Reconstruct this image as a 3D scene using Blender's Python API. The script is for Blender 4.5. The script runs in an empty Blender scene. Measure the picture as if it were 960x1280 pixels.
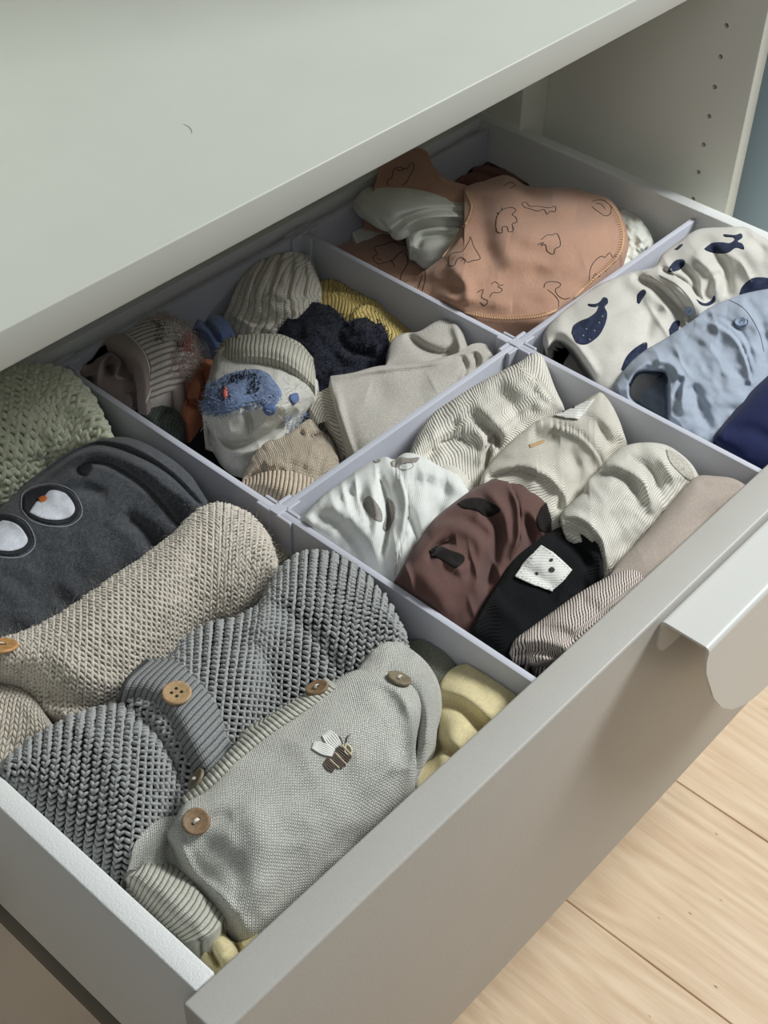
import bpy, bmesh, math, random
import numpy as np
from mathutils import Vector, Matrix
from mathutils.bvhtree import BVHTree
from mathutils.geometry import delaunay_2d_cdt

# ------------------------------------------------------------------ camera, world, lights
# x runs along the drawer front, y into the wardrobe, z up; z = 0 is the rim of the drawer
CAM = np.array([-0.24611, -0.33598, 0.75235])
RX, RY, RZ = 0.8161093, -0.0182123, -0.8351891
FOC = 1747.437
cam_d = bpy.data.cameras.new('camera')
cam = bpy.data.objects.new('camera', cam_d)
bpy.context.scene.collection.objects.link(cam)
cam.location = CAM
cam.rotation_euler = (RX, RY, RZ)
cam_d.sensor_fit = 'VERTICAL'
cam_d.sensor_height = 24.0
cam_d.lens = 24.0 * FOC / 1280.0
cam_d.clip_start = 0.02
bpy.context.scene.camera = cam
SC = bpy.context.scene
SC.view_settings.view_transform = 'Standard'
SC.view_settings.look = 'None'
SC.view_settings.gamma = 1.0
SC.view_settings.use_curve_mapping = False
SC.view_settings.exposure = 0.0
wd = bpy.data.worlds.new('room_light')
SC.world = wd
wd.use_nodes = True
wd.node_tree.nodes['Background'].inputs[0].default_value = (0.86, 0.94, 1.0, 1)
wd.node_tree.nodes['Background'].inputs[1].default_value = 0.115

def area(name, loc, tgt, sx, sy, energy, col):
    l = bpy.data.lights.new(name, 'AREA')
    l.shape = 'RECTANGLE'; l.size = sx; l.size_y = sy; l.energy = energy; l.color = col
    o = bpy.data.objects.new(name, l)
    SC.collection.objects.link(o)
    o.location = loc
    o.rotation_euler = (Vector(tgt) - Vector(loc)).to_track_quat('-Z', 'Y').to_euler()
    return o
area('window_daylight', (2.55, -0.95, 2.35), (0.4, 0.2, 0.0), 1.0, 1.2, 128, (0.975, 1.0, 1.0))
area('left_fill_light', (-1.3, -1.3, 2.2), (0.7, 0.35, 0.1), 0.9, 1.2, 9, (0.98, 1.0, 0.99))  # added fill from the front left to lift the tall panel; source unseen

# ------------------------------------------------------------------ helpers
COL = SC.collection
rng = np.random.default_rng(7)
random.seed(7)
ROT = np.array(Matrix.LocRotScale(None, cam.rotation_euler.to_quaternion(), None).to_3x3()) if False else np.array(cam.rotation_euler.to_matrix())

def rays(px):
    px = np.asarray(px, float)
    d = np.stack([(px[..., 0] - 480) / FOC, -(px[..., 1] - 640) / FOC, -np.ones(px.shape[:-1])], -1)
    return d @ ROT.T
def atz(px, z):
    d = rays(px)
    t = (np.asarray(z, float) - CAM[2]) / d[..., 2]
    return CAM + t[..., None] * d

def lin(c):
    c = [x / 255.0 for x in c]
    return tuple((x / 12.92 if x <= 0.04045 else ((x + 0.055) / 1.055) ** 2.4) for x in c) + (1.0,)

def tag(o, label=None, cat=None, group=None, kind=None):
    if label: o['label'] = label
    if cat: o['category'] = cat
    if group: o['group'] = group
    if kind: o['kind'] = kind
    return o
def empty(name, loc, label=None, cat=None, group=None, kind=None):
    o = bpy.data.objects.new(name, None)
    COL.objects.link(o)
    o.location = loc
    o.empty_display_size = 0.02
    return tag(o, label, cat, group, kind)
def link(name, me, mat, parent=None, smooth=False):
    """link a mesh given in world coordinates as one object, with its origin kept at the parent's"""
    o = bpy.data.objects.new(name, me)
    COL.objects.link(o)
    if mat and not me.materials: me.materials.append(mat)
    if smooth:
        me.polygons.foreach_set('use_smooth', [True] * len(me.polygons))
    if parent:
        o.parent = parent
        off = Vector(parent.matrix_basis.translation)
        p = parent.parent
        while p:
            off += Vector(p.matrix_basis.translation); p = p.parent
        me.transform(Matrix.Translation(-off))
    me.update()
    return o
def mesh_from(name, verts, faces, uvs=None):
    me = bpy.data.meshes.new(name)
    me.from_pydata([tuple(v) for v in verts], [], [tuple(int(i) for i in f) for f in faces])
    if uvs is not None:
        ul = me.uv_layers.new(name='UVMap')
        idx = np.empty(len(me.loops), np.int32); me.loops.foreach_get('vertex_index', idx)
        ul.data.foreach_set('uv', np.asarray(uvs, np.float32)[idx].ravel())
    return me
def fast_quads(name, V, Q, uvs=None, mats=None):
    me = bpy.data.meshes.new(name)
    n, m = len(V), len(Q)
    k = Q.shape[1]
    me.vertices.add(n); me.vertices.foreach_set('co', np.asarray(V, np.float32).ravel())
    me.loops.add(m * k); me.loops.foreach_set('vertex_index', np.asarray(Q, np.int32).ravel())
    me.polygons.add(m); me.polygons.foreach_set('loop_start', np.arange(0, m * k, k, dtype=np.int32))
    me.polygons.foreach_set('loop_total', np.full(m, k, np.int32))
    me.polygons.foreach_set('use_smooth', np.ones(m, bool))
    if uvs is not None:
        ul = me.uv_layers.new(name='UVMap')
        ul.data.foreach_set('uv', np.asarray(uvs, np.float32)[np.asarray(Q).ravel()].ravel())
    me.update(calc_edges=True)
    me.validate()
    return me
def box_bm(bm, x0, x1, y0, y1, z0, z1, bev=0.0, seg=2):
    r = bmesh.ops.create_cube(bm, size=1)
    vs = r['verts']
    for v in vs:
        v.co = Vector(((x0 + x1) / 2 + v.co.x * (x1 - x0), (y0 + y1) / 2 + v.co.y * (y1 - y0), (z0 + z1) / 2 + v.co.z * (z1 - z0)))
    if bev:
        es = list({e for v in vs for e in v.link_edges})
        bmesh.ops.bevel(bm, geom=es, offset=bev, segments=seg, profile=0.5, affect='EDGES')
def box(name, b, mat, parent=None, bev=0.001, seg=2):
    bm = bmesh.new(); box_bm(bm, *b, bev, seg)
    me = bpy.data.meshes.new(name); bm.to_mesh(me); bm.free()
    o = link(name, me, mat, parent, smooth=True)
    me.set_sharp_from_angle(angle=0.6)
    return o

def catmull(pts, n):
    P = np.asarray(pts, float)
    if len(P) == 2:
        t = np.linspace(0, 1, n)[:, None]
        return P[0] * (1 - t) + P[1] * t
    P = np.vstack([2 * P[0] - P[1], P, 2 * P[-1] - P[-2]])
    out = []
    for i in range(1, len(P) - 2):
        t = np.linspace(0, 1, 24, endpoint=False)[:, None]
        a, b, c, d = P[i - 1], P[i], P[i + 1], P[i + 2]
        out.append(0.5 * ((2 * b) + (-a + c) * t + (2 * a - 5 * b + 4 * c - d) * t ** 2 + (-a + 3 * b - 3 * c + d) * t ** 3))
    C = np.vstack(out + [P[-2][None]])
    L = np.r_[0, np.cumsum(np.linalg.norm(np.diff(C[:, :2], axis=0), axis=1))]
    s = np.linspace(0, L[-1], n)
    return np.stack([np.interp(s, L, C[:, k]) for k in range(C.shape[1])], 1)

def vnoise(x, y, seed=0):
    """smooth value noise on numpy arrays"""
    xi, yi = np.floor(x).astype(int), np.floor(y).astype(int)
    fx, fy = x - xi, y - yi
    fx = fx * fx * fx * (fx * (6 * fx - 15) + 10); fy = fy * fy * fy * (fy * (6 * fy - 15) + 10)
    def h(a, b):
        n = (a * 374761393 + b * 668265263 + seed * 1442695041) & 0xffffffff
        n = ((n ^ (n >> 13)) * 1274126177) & 0xffffffff
        return ((n ^ (n >> 16)) & 0xffff) / 65535.0 * 2 - 1
    return (h(xi, yi) * (1 - fx) + h(xi + 1, yi) * fx) * (1 - fy) + (h(xi, yi + 1) * (1 - fx) + h(xi + 1, yi + 1) * fx) * fy

def seg_dist(px, poly):
    """distance and signed side of pixel array to a polyline, with the running parameter"""
    best = np.full(px.shape[:-1], 1e9); side = np.zeros_like(best); par = np.zeros_like(best)
    n = len(poly) - 1
    for i in range(n):
        a, b = poly[i], poly[i + 1]
        ab = b - a; L2 = ab @ ab + 1e-9
        t = np.clip(((px - a) @ ab) / L2, 0, 1)
        q = px - (a + t[..., None] * ab)
        d = np.hypot(q[..., 0], q[..., 1])
        s = np.sign(ab[0] * (px[..., 1] - a[1]) - ab[1] * (px[..., 0] - a[0]))
        m = d < best
        best = np.where(m, d, best); side = np.where(m, s, side); par = np.where(m, (i + t) / n, par)
    return best, side, par

BOX = [0.0006, 0.3052, 0.0010, 0.5328]      # the walls of the box being filled; cloth below the rim stays between them
def clampbox(P):
    P = P.copy()
    k = np.clip((-0.001 - P[..., 2]) / 0.009, 0, 1)
    m = 0.0012
    for a, lo, hi in ((0, BOX[0] + m, BOX[1] - m), (1, BOX[2] + m, BOX[3] - m)):
        c = np.clip(P[..., a], lo, hi)
        P[..., a] += (c - P[..., a]) * k
    return P

FOLD_GAIN = 2.0
class Cloth:
    """a garment surface: a four-sided patch between outline curves, lifted to real heights,
    closed underneath by walls that run down to the drawer floor"""
    def __init__(s, B, T, L=None, R=None, step=1.6):
        B, T = np.asarray(B, float), np.asarray(T, float)
        Lc = np.vstack([B[:1]] + ([np.asarray(L, float)] if L else []) + [T[:1]])
        Rc = np.vstack([B[-1:]] + ([np.asarray(R, float)] if R else []) + [T[-1:]])
        def ln(c): return np.linalg.norm(np.diff(catmull(c, 60), axis=0), axis=1).sum()
        n = int(np.clip(max(ln(B), ln(T)) / step, 24, 330)); m = int(np.clip(max(ln(Lc), ln(Rc)) / step, 20, 260))
        b, t, l, r = catmull(B, n), catmull(T, n), catmull(Lc, m), catmull(Rc, m)
        S = np.linspace(0, 1, n)[None, :, None]; U = np.linspace(0, 1, m)[:, None, None]
        s.px = (1 - U) * b[None] + U * t[None] + (1 - S) * l[:, None] + S * r[:, None] \
            - ((1 - U) * (1 - S) * b[0] + (1 - U) * S * b[-1] + U * (1 - S) * t[0] + U * S * t[-1])
        s.S, s.U = np.broadcast_to(S[..., 0], (m, n)).copy(), np.broadcast_to(U[..., 0], (m, n)).copy()
        s.m, s.n = m, n
        s.z = np.zeros((m, n))
    def grid(s, rows):
        """heights from a small table: rows from the near edge to the far edge, columns left to right (cm)"""
        G = np.asarray(rows, float) * 0.01
        r, c = G.shape
        A = catmull(np.c_[np.arange(r), G], s.m)[:, 1:] if r > 2 else G[0] * (1 - s.U[:, :1]) + G[-1] * s.U[:, :1]
        if r > 2:
            yy = np.linspace(0, r - 1, s.m); A = np.stack([s.cub(G[:, k], yy) for k in range(c)], 1)
        xx = np.linspace(0, c - 1, s.n)
        s.z += np.stack([s.cub(A[i], xx) for i in range(s.m)], 0)
        return s
    @staticmethod
    def cub(g, x):
        g = np.asarray(g, float)
        if len(g) == 1: return np.full_like(x, g[0])
        P = np.r_[2 * g[0] - g[1], g, 2 * g[-1] - g[-2]]
        i = np.clip(np.floor(x).astype(int), 0, len(g) - 2); t = x - i
        a, b, c, d = P[i], P[i + 1], P[i + 2], P[i + 3]
        return 0.5 * (2 * b + (-a + c) * t + (2 * a - 5 * b + 4 * c - d) * t ** 2 + (-a + 3 * b - 3 * c + d) * t ** 3)
    def roll(s, zc, r, lcap=0.12, rcap=0.05, phi=46, q0=-0.98, q1=0.97, lz=1.5, rz=0.6):
        """heights of a lying roll: zc and r along its length (cm)"""
        x = np.linspace(0, 1, s.n)
        zc = s.cub(np.array(zc, float) * .01, x * (len(zc) - 1)); r = s.cub(np.array(r, float) * .01, x * (len(r) - 1))
        q = q0 + (q1 - q0) * s.U
        prof = np.sin(math.radians(phi) + np.arcsin(np.clip(q, -1, 1)))
        z = zc[None] + r[None] * prof
        if lcap > 0:
            e = np.clip(1 - s.S / lcap, 0, 1); z -= r[None] * lz * (1 - np.sqrt(np.clip(1 - e * e, 0, 1))) * (0.4 + 0.6 * s.U)
        if rcap > 0:
            e = np.clip((s.S - 1 + rcap) / rcap, 0, 1); z -= r[None] * rz * (1 - np.sqrt(np.clip(1 - e * e, 0, 1)))
        s.z += z
        return s
    def fold(s, poly, w, d, kind='g', taper=True, shape=None):
        """a fold along a line: 'g' rounded ridge or groove, 's' one layer lying over the next; d in mm, w in pixels"""
        C = catmull(poly, max(8, len(poly) * 6))
        D, side, par = seg_dist(s.px, C)
        d = d * FOLD_GAIN
        tp = np.clip(np.minimum(par, 1 - par) * 5, 0, 1) ** 0.6 if taper else 1.0
        if kind == 'g': s.z += d * .001 * np.exp(-(D / w) ** 2) * tp
        elif kind == 's':
            u = side * D
            s.z += d * .001 * tp * np.where(u > 0, np.exp(-(u / w) ** 1.5), 0) * (1 - np.exp(-np.clip(u, 0, None) * 0.9))
            s.z -= d * .0004 * tp * np.where(u <= 0, np.exp(u / (w * 0.3)), 0)
        return s
    def folds(s, lst):
        for f in lst: s.fold(*f)
        return s
    def noise(s, amp, sc, ang=0, stretch=1, seed=1):
        a = math.radians(ang); x, y = s.px[..., 0], s.px[..., 1]
        u = (x * math.cos(a) + y * math.sin(a)) / (sc * stretch); v = (-x * math.sin(a) + y * math.cos(a)) / sc
        s.z += amp * .00135 * (vnoise(u, v, seed) + 0.5 * vnoise(u * 2.1 + 7, v * 2.1, seed + 5))
        return s
    def wrinkle(s, amp, sc, ang=0, stretch=2.5, seed=1):
        """sharp-crested creases running along one direction"""
        a = math.radians(ang); x, y = s.px[..., 0], s.px[..., 1]
        wx = 5 * vnoise(x / 30, y / 30, seed + 11); wy = 5 * vnoise(x / 30 + 9, y / 30, seed + 12)
        u = ((x + wx) * math.cos(a) + (y + wy) * math.sin(a)) / (sc * stretch); v = (-(x + wx) * math.sin(a) + (y + wy) * math.cos(a)) / sc
        r = 1 - np.abs(vnoise(u, v, seed)) * 1.6
        m = np.clip(0.5 + vnoise(x / 55, y / 55, seed + 3), 0.1, 1.2)
        ed = np.clip(np.minimum(np.minimum(s.U, 1 - s.U), np.minimum(s.S, 1 - s.S)) * 9, 0, 1)
        s.z += amp * .001 * (r - 0.5) * m * ed
        return s
    def build(s, name, mat, parent=None, floor=-0.137, skirt=0.12, uvrot=0, drop=0.02):
        P = clampbox(atz(s.px, s.z))
        s.P = P
        du = np.linalg.norm(np.diff(P, axis=1), axis=2); dv = np.linalg.norm(np.diff(P, axis=0), axis=2)
        u = np.c_[np.zeros(s.m), np.cumsum(du, 1)]; u = 0.35 * u + 0.65 * u.mean(0)[None]
        v = np.vstack([np.zeros(s.n), np.cumsum(dv, 0)]); v = 0.5 * v + 0.5 * (v - v[s.m // 2])[...]
        v -= v[s.m // 2:s.m // 2 + 1].mean()
        if uvrot:
            a = math.radians(uvrot); u, v = u * math.cos(a) - v * math.sin(a), u * math.sin(a) + v * math.cos(a)
        s.UV = np.stack([u, v], -1)
        V = P.reshape(-1, 3); UVs = s.UV.reshape(-1, 2)
        I = np.arange(s.m * s.n).reshape(s.m, s.n)
        Q = np.stack([I[:-1, :-1], I[:-1, 1:], I[1:, 1:], I[1:, :-1]], -1).reshape(-1, 4)
        ring = np.r_[I[0, :], I[1:, -1], I[-1, -2::-1], I[-2:0:-1, 0]]
        k = len(ring); cen = V.mean(0)
        base = V[ring]; rings = []
        hd = base - cen; hd[:, 2] = 0; hl = np.linalg.norm(hd, axis=1, keepdims=True) + 1e-9; hd /= hl
        vd = base - CAM; vd[:, 2] = 0; vd /= np.linalg.norm(vd, axis=1, keepdims=True)
        far = np.clip((hd * vd).sum(1), 0, 1)[:, None]
        mk = [(0.10, 1.0), (0.3, 1.3), (0.6, 0.7), (1.0, -skirt * 6)]
        hgt = np.clip(base[:, 2] - floor, 0.004, None)[:, None]
        for f, o in mk:
            q = base + hd * (o * 0.006 * np.where(o > 0, far, 1.0))
            q[:, 2] = base[:, 2] - f * hgt[:, 0]
            q = clampbox(q)
            rings.append(q)
        A = [V]; AU = [UVs]; FQ = [Q]; prev = ring
        for j, q in enumerate(rings):
            st = sum(len(a) for a in A); A.append(q)
            AU.append(UVs[ring] + np.array([0.0, 0.01 * (j + 1)]))
            cur = np.arange(st, st + k); pn, cn = np.roll(prev, -1), np.roll(cur, -1)
            FQ.append(np.stack([prev, cur, cn, pn], -1)); prev = cur
        VV = np.vstack(A); QQ = np.vstack(FQ)
        me = fast_quads(name, VV, QQ, np.vstack(AU))
        s.o = link(name, me, mat, parent)
        s.bvh = BVHTree.FromPolygons([Vector(p) for p in V], [tuple(q) for q in Q.tolist()])
        return s
    def hit(s, p, off=0.0):
        d = Vector(rays(np.array(p, float))).normalized()
        loc, nor, idx, dist = s.bvh.ray_cast(Vector(CAM), d)
        if loc is None: return None
        if nor.dot(d) > 0: nor = -nor
        return loc + nor * off, nor
    def sample(s):
        P = s.P; tu = np.gradient(P, axis=1); tv = np.gradient(P, axis=0)
        nn = np.cross(tu, tv); nn /= np.linalg.norm(nn, axis=2, keepdims=True) + 1e-12
        nn *= np.sign((nn * (CAM - P)).sum(2, keepdims=True) + 1e-12)
        return P, tu, tv, nn

def patch(surf, poly, name, mat, parent, off=0.0004, thick=0.0006, smoothpoly=True, bulge=0.0, step=2.0):
    """a flat print or sewn patch lying on a garment, following its surface"""
    pts = catmull(list(poly) + [poly[0]], len(poly) * 6)[:-1] if smoothpoly else np.asarray(poly, float)
    if not smoothpoly:
        q = []
        for i in range(len(pts)):
            a, b = pts[i], pts[(i + 1) % len(pts)]
            k = max(1, int(np.linalg.norm(b - a) / step))
            q += [a + (b - a) * j / k for j in range(k)]
        pts = np.array(q)
    x0, y0 = pts.min(0); x1, y1 = pts.max(0)
    n = len(pts)
    C = [Vector(p) for p in pts]
    gx, gy = np.meshgrid(np.arange(x0 + step / 2, x1, step), np.arange(y0 + step / 2, y1, step))
    G = np.stack([gx.ravel(), gy.ravel()], 1)
    D, _, _ = seg_dist(G, np.vstack([pts, pts[:1]]))
    C += [Vector(p) for p in G[D > step * 0.5]]
    vs, es, fs, *_ = delaunay_2d_cdt(C, [], [list(range(n))], 1, 1e-5)
    vp = np.array([tuple(v) for v in vs]); D, _, _ = seg_dist(vp, np.vstack([pts, pts[:1]]))
    mx = D.max() + 1e-9
    top = []; bad = set()
    for i, v in enumerate(vs):
        b = bulge * math.sqrt(max(0, 1 - (1 - D[i] / mx) ** 2)) if bulge else 0
        h = surf.hit(v, off + thick + b)
        if h is None: bad.add(i); top.append((0, 0, 0))
        else: top.append(tuple(h[0]))
    faces = [f for f in fs if not any(i in bad for i in f)]
    if not faces: return None
    used = sorted({i for f in faces for i in f}); mp = {a: j for j, a in enumerate(used)}
    V = [top[i] for i in used]; U = [(vs[i][0] * .0005, vs[i][1] * .0005) for i in used]
    F = [tuple(mp[i] for i in f) for f in faces]
    me = mesh_from(name, V, F, U)
    bm = bmesh.new(); bm.from_mesh(me)
    bmesh.ops.recalc_face_normals(bm, faces=bm.faces)
    vec = Vector(CAM) - bm.verts[:][0].co
    bm.faces.ensure_lookup_table()
    if sum(f.normal.dot(vec) for f in bm.faces) < 0: bmesh.ops.reverse_faces(bm, faces=bm.faces)
    ext = bmesh.ops.extrude_edge_only(bm, edges=[e for e in bm.edges if e.is_boundary])
    nv = [g for g in ext['geom'] if isinstance(g, bmesh.types.BMVert)]
    for v in nv: v.co -= vec.normalized() * (thick + off + 0.0006)
    bm.to_mesh(me); bm.free()
    return link(name, me, mat, parent, smooth=True)

def tube_mesh(lines, rad, sides=5):
    """many small tubes in one mesh; lines = list of point arrays"""
    Vs, Qs, base = [], [], 0
    for L in lines:
        L = np.asarray(L, float); n = len(L)
        if n < 2: continue
        r = rad if np.isscalar(rad) else rad[0]
        t = np.gradient(L, axis=0); t /= np.linalg.norm(t, axis=1, keepdims=True) + 1e-12
        up = np.array([0.3, 0.2, 1.0]); a = np.cross(t, up); a /= np.linalg.norm(a, axis=1, keepdims=True) + 1e-12
        b = np.cross(t, a)
        th = np.arange(sides) / sides * 2 * np.pi
        sc = np.ones(n); sc[0] = sc[-1] = 0.55
        V = L[:, None] + (r * sc)[:, None, None] * (np.cos(th)[None, :, None] * a[:, None] + np.sin(th)[None, :, None] * b[:, None])
        I = np.arange(n * sides).reshape(n, sides) + base
        Qs.append(np.stack([I[:-1], np.roll(I[:-1], -1, 1), np.roll(I[1:], -1, 1), I[1:]], -1).reshape(-1, 4))
        Vs.append(V.reshape(-1, 3)); base += n * sides
    return np.vstack(Vs), np.vstack(Qs)
def stroke(surf, polys, name, mat, parent, rad=0.0005, off=0.0002, smooth=True, closed=False, kind=None):
    """thread or drawn lines lying on a garment"""
    lines = []
    for poly in polys:
        if closed: poly = list(poly) + [poly[0]]
        L = 0
        for i in range(len(poly) - 1): L += math.dist(poly[i], poly[i + 1])
        C = catmull(poly, max(4, int(L / 2.2))) if smooth else np.asarray(poly, float)
        cur = []
        for p in C:
            h = surf.hit(p, off)
            if h is None or (cur and (h[0] - Vector(cur[-1])).length > 0.02):
                if len(cur) > 2: lines.append(cur)
                cur = []
                if h is None: continue
            cur.append(tuple(h[0]))
        if len(cur) > 2: lines.append(cur)
    if not lines: return None
    V, Q = tube_mesh(lines, rad)
    o = link(name, fast_quads(name, V, Q), mat, parent)
    if kind: o['kind'] = kind
    return o

def lobes(C, A, B, Nn, ra, rb, rc, rings=5, seg=6, bend=0.0):
    """many small plump stitches; C centres, A long axes, B cross axes, Nn normals (unit), radii arrays"""
    th = np.linspace(0, np.pi, rings + 2); ph = np.arange(seg) / seg * 2 * np.pi
    X = -np.cos(th)[:, None] * np.ones(seg); Y = np.sin(th)[:, None] ** 0.75 * np.cos(ph); Z = np.sin(th)[:, None] ** 0.75 * np.sin(ph)
    T = np.stack([X, Y, Z - bend * X * X], -1).reshape(-1, 3)
    V = C[:, None] + T[None, :, :1] * (A * ra[:, None])[:, None] + T[None, :, 1:2] * (B * rb[:, None])[:, None] + T[None, :, 2:] * (Nn * rc[:, None])[:, None]
    I = np.arange((rings + 2) * seg).reshape(-1, seg)
    q = np.stack([I[:-1], np.roll(I[:-1], -1, 1), np.roll(I[1:], -1, 1), I[1:]], -1).reshape(-1, 4)
    Q = (q[None] + (np.arange(len(C)) * len(T))[:, None, None]).reshape(-1, 4)
    return V.reshape(-1, 3), Q

# ------------------------------------------------------------------ materials
class E:
    nt = None
    def __init__(s, v): s.v = v
    @staticmethod
    def m(op, a, b=None, c=None):
        n = E.nt.nodes.new('ShaderNodeMath'); n.operation = op
        for i, x in enumerate((a, b, c)):
            if x is None: continue
            if isinstance(x, E): E.nt.links.new(x.v, n.inputs[i])
            else: n.inputs[i].default_value = x
        return E(n.outputs[0])
    def __add__(s, o): return E.m('ADD', s, o)
    def __radd__(s, o): return E.m('ADD', o, s)
    def __sub__(s, o): return E.m('SUBTRACT', s, o)
    def __rsub__(s, o): return E.m('SUBTRACT', o, s)
    def __mul__(s, o): return E.m('MULTIPLY', s, o)
    def __rmul__(s, o): return E.m('MULTIPLY', o, s)
    def __truediv__(s, o): return E.m('DIVIDE', s, o)
def fract(a): return E.m('FRACT', a)
def eabs(a): return E.m('ABSOLUTE', a)
def esin(a): return E.m('SINE', a)
def epow(a, b): return E.m('POWER', a, b)
def emax(a, b): return E.m('MAXIMUM', a, b)
def noise_e(vec, scale, detail=2.0, rough=0.5):
    n = E.nt.nodes.new('ShaderNodeTexNoise'); n.inputs['Scale'].default_value = scale
    n.inputs['Detail'].default_value = detail; n.inputs['Roughness'].default_value = rough
    E.nt.links.new(vec, n.inputs['Vector'])
    return E(n.outputs[0])
def mixc(f, a, b):
    n = E.nt.nodes.new('ShaderNodeMix'); n.data_type = 'RGBA'
    if isinstance(f, E): E.nt.links.new(f.v, n.inputs[0])
    else: n.inputs[0].default_value = f
    for i, x in ((6, a), (7, b)):
        if isinstance(x, tuple): n.inputs[i].default_value = x
        else: E.nt.links.new(x, n.inputs[i])
    return n.outputs[2]
def ramp(f, lo, hi):
    n = E.nt.nodes.new('ShaderNodeMapRange'); n.clamp = True
    E.nt.links.new(f.v, n.inputs[0]); n.inputs[1].default_value = lo; n.inputs[2].default_value = hi
    return E(n.outputs[0])
def newmat(name, rough=0.9, sheen=0.0, spec=0.3):
    m = bpy.data.materials.new(name); m.use_nodes = True
    E.nt = m.node_tree
    p = m.node_tree.nodes['Principled BSDF']
    p.inputs['Roughness'].default_value = rough
    p.inputs['Specular IOR Level'].default_value = spec
    if sheen:
        p.inputs['Sheen Weight'].default_value = sheen; p.inputs['Sheen Roughness'].default_value = 0.5
    return m, p
def bump(p, h, strength, dist):
    b = E.nt.nodes.new('ShaderNodeBump'); b.inputs['Strength'].default_value = strength; b.inputs['Distance'].default_value = dist
    E.nt.links.new(h.v, b.inputs['Height']); E.nt.links.new(b.outputs[0], p.inputs['Normal'])
def setc(p, c):
    if isinstance(c, tuple): p.inputs['Base Color'].default_value = c
    else: E.nt.links.new(c, p.inputs['Base Color'])
def coords():
    t = E.nt.nodes.new('ShaderNodeTexCoord'); s = E.nt.nodes.new('ShaderNodeSeparateXYZ')
    E.nt.links.new(t.outputs['UV'], s.inputs[0])
    return t, E(s.outputs[0]), E(s.outputs[1])

def knit(name, hi, lo, sw=0.0028, sh=0.0022, kind='stock', strength=0.7, dist=0.0008, sheen=0.08, mottle=0.25, mscale=220, gap=0.55, fuzz=0.3, g0=0.05):
    """knitted or woven cloth; u runs along the garment, v round it, both in metres"""
    m, p = newmat(name, 0.92, sheen, 0.15)
    t, u, v = coords()
    n1 = noise_e(t.outputs['UV'], mscale, 3, 0.65)
    n0 = noise_e(t.outputs['UV'], 45, 2, 0.5)
    u = u + (n0 - 0.5) * 0.0016; v = v + (n0 - 0.5) * 0.0012
    if kind == 'stock':
        fx = eabs(fract(u / sw) - 0.5); fy = eabs(fract(v / sh + fx * 1.3) - 0.5)
        h = epow(emax((1 - epow(eabs(fx - 0.25) * 4, 2.0)) * (1 - epow(fy * 2, 2.0)), 0.0), 0.5)
    elif kind == 'rib':
        h = epow(eabs(esin(u * (math.pi / sw))), 0.7)
        fy = eabs(fract(v / sh) - 0.5); h = h * (1 - fy * 0.5)
    elif kind == 'ribv':
        h = epow(eabs(esin(v * (math.pi / sw))), 0.7)
        fy = eabs(fract(u / sh) - 0.5); h = h * (1 - fy * 0.5)
    elif kind == 'weave':
        h = eabs(esin(u * (math.pi / sw))) * eabs(esin(v * (math.pi / sh)))
    else:
        h = noise_e(t.outputs['UV'], 1 / sw, 4, 0.75)
    hh = h + (n1 - 0.5) * fuzz
    c = mixc(ramp(h, g0, gap), lo, hi)
    if mottle:
        d = mixc(ramp(n1, 0.35, 0.7), tuple(x * (1 - mottle) for x in hi[:3]) + (1,), tuple(min(1, x * (1 + mottle * .35)) for x in hi[:3]) + (1,))
        mm = E.nt.nodes.new('ShaderNodeMix'); mm.data_type = 'RGBA'; mm.blend_type = 'MIX'
        E.nt.links.new(ramp(h, g0, gap).v, mm.inputs[0]); mm.inputs[6].default_value = lo; E.nt.links.new(d, mm.inputs[7]); c = mm.outputs[2]
    setc(p, c); bump(p, hh, strength, dist)
    return m
def plain(name, c, rough=0.5, nscale=0, nstr=0.1, ndist=0.0005, spec=0.4, sheen=0, metal=0, mott=0, mscale=20, objco=True):
    m, p = newmat(name, rough, sheen, spec)
    p.inputs['Metallic'].default_value = metal
    if nscale or mott:
        t = E.nt.nodes.new('ShaderNodeTexCoord'); src = t.outputs['Object']
    if mott:
        n = noise_e(src, mscale, 3)
        setc(p, mixc(ramp(n, 0.3, 0.7), tuple(x * (1 - mott) for x in c[:3]) + (1,), c))
    else: setc(p, c)
    if nscale: bump(p, noise_e(src, nscale, 4, 0.6), nstr, ndist)
    return m

M = {}
M['laminate'] = plain('white_laminate', lin((187, 189, 182)), 0.42, 900, 0.06, 0.0002, mott=0.03)
M['panel'] = plain('white_laminate_lit', lin((234, 235, 224)), 0.45, 900, 0.06, 0.0002)  # same laminate as the shelf, whitened to stand in for missing light
M['rim'] = plain('white_foil_rim', lin((226, 228, 226)), 0.4, 620, 0.55, 0.0009)
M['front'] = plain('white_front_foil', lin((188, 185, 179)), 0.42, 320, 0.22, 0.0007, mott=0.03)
M['plastic'] = plain('pale_grey_plastic', lin((196, 198, 208)), 0.5, 1500, 0.25, 0.0003)
M['metal'] = plain('white_lacquered_metal', lin((214, 214, 210)), 0.38, 700, 0.03, 0.0002)
M['steel'] = plain('screw_steel', lin((150, 148, 144)), 0.3, metal=0.9)
M['dark'] = plain('dark_hole', lin((38, 34, 30)), 0.8)
M['wall'] = plain('blue_grey_paint', lin((172, 192, 202)), 0.85, 250, 0.1, 0.0006)
M['slide'] = plain('grey_metal_slide', lin((96, 98, 92)), 0.45, metal=0.3)
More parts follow.
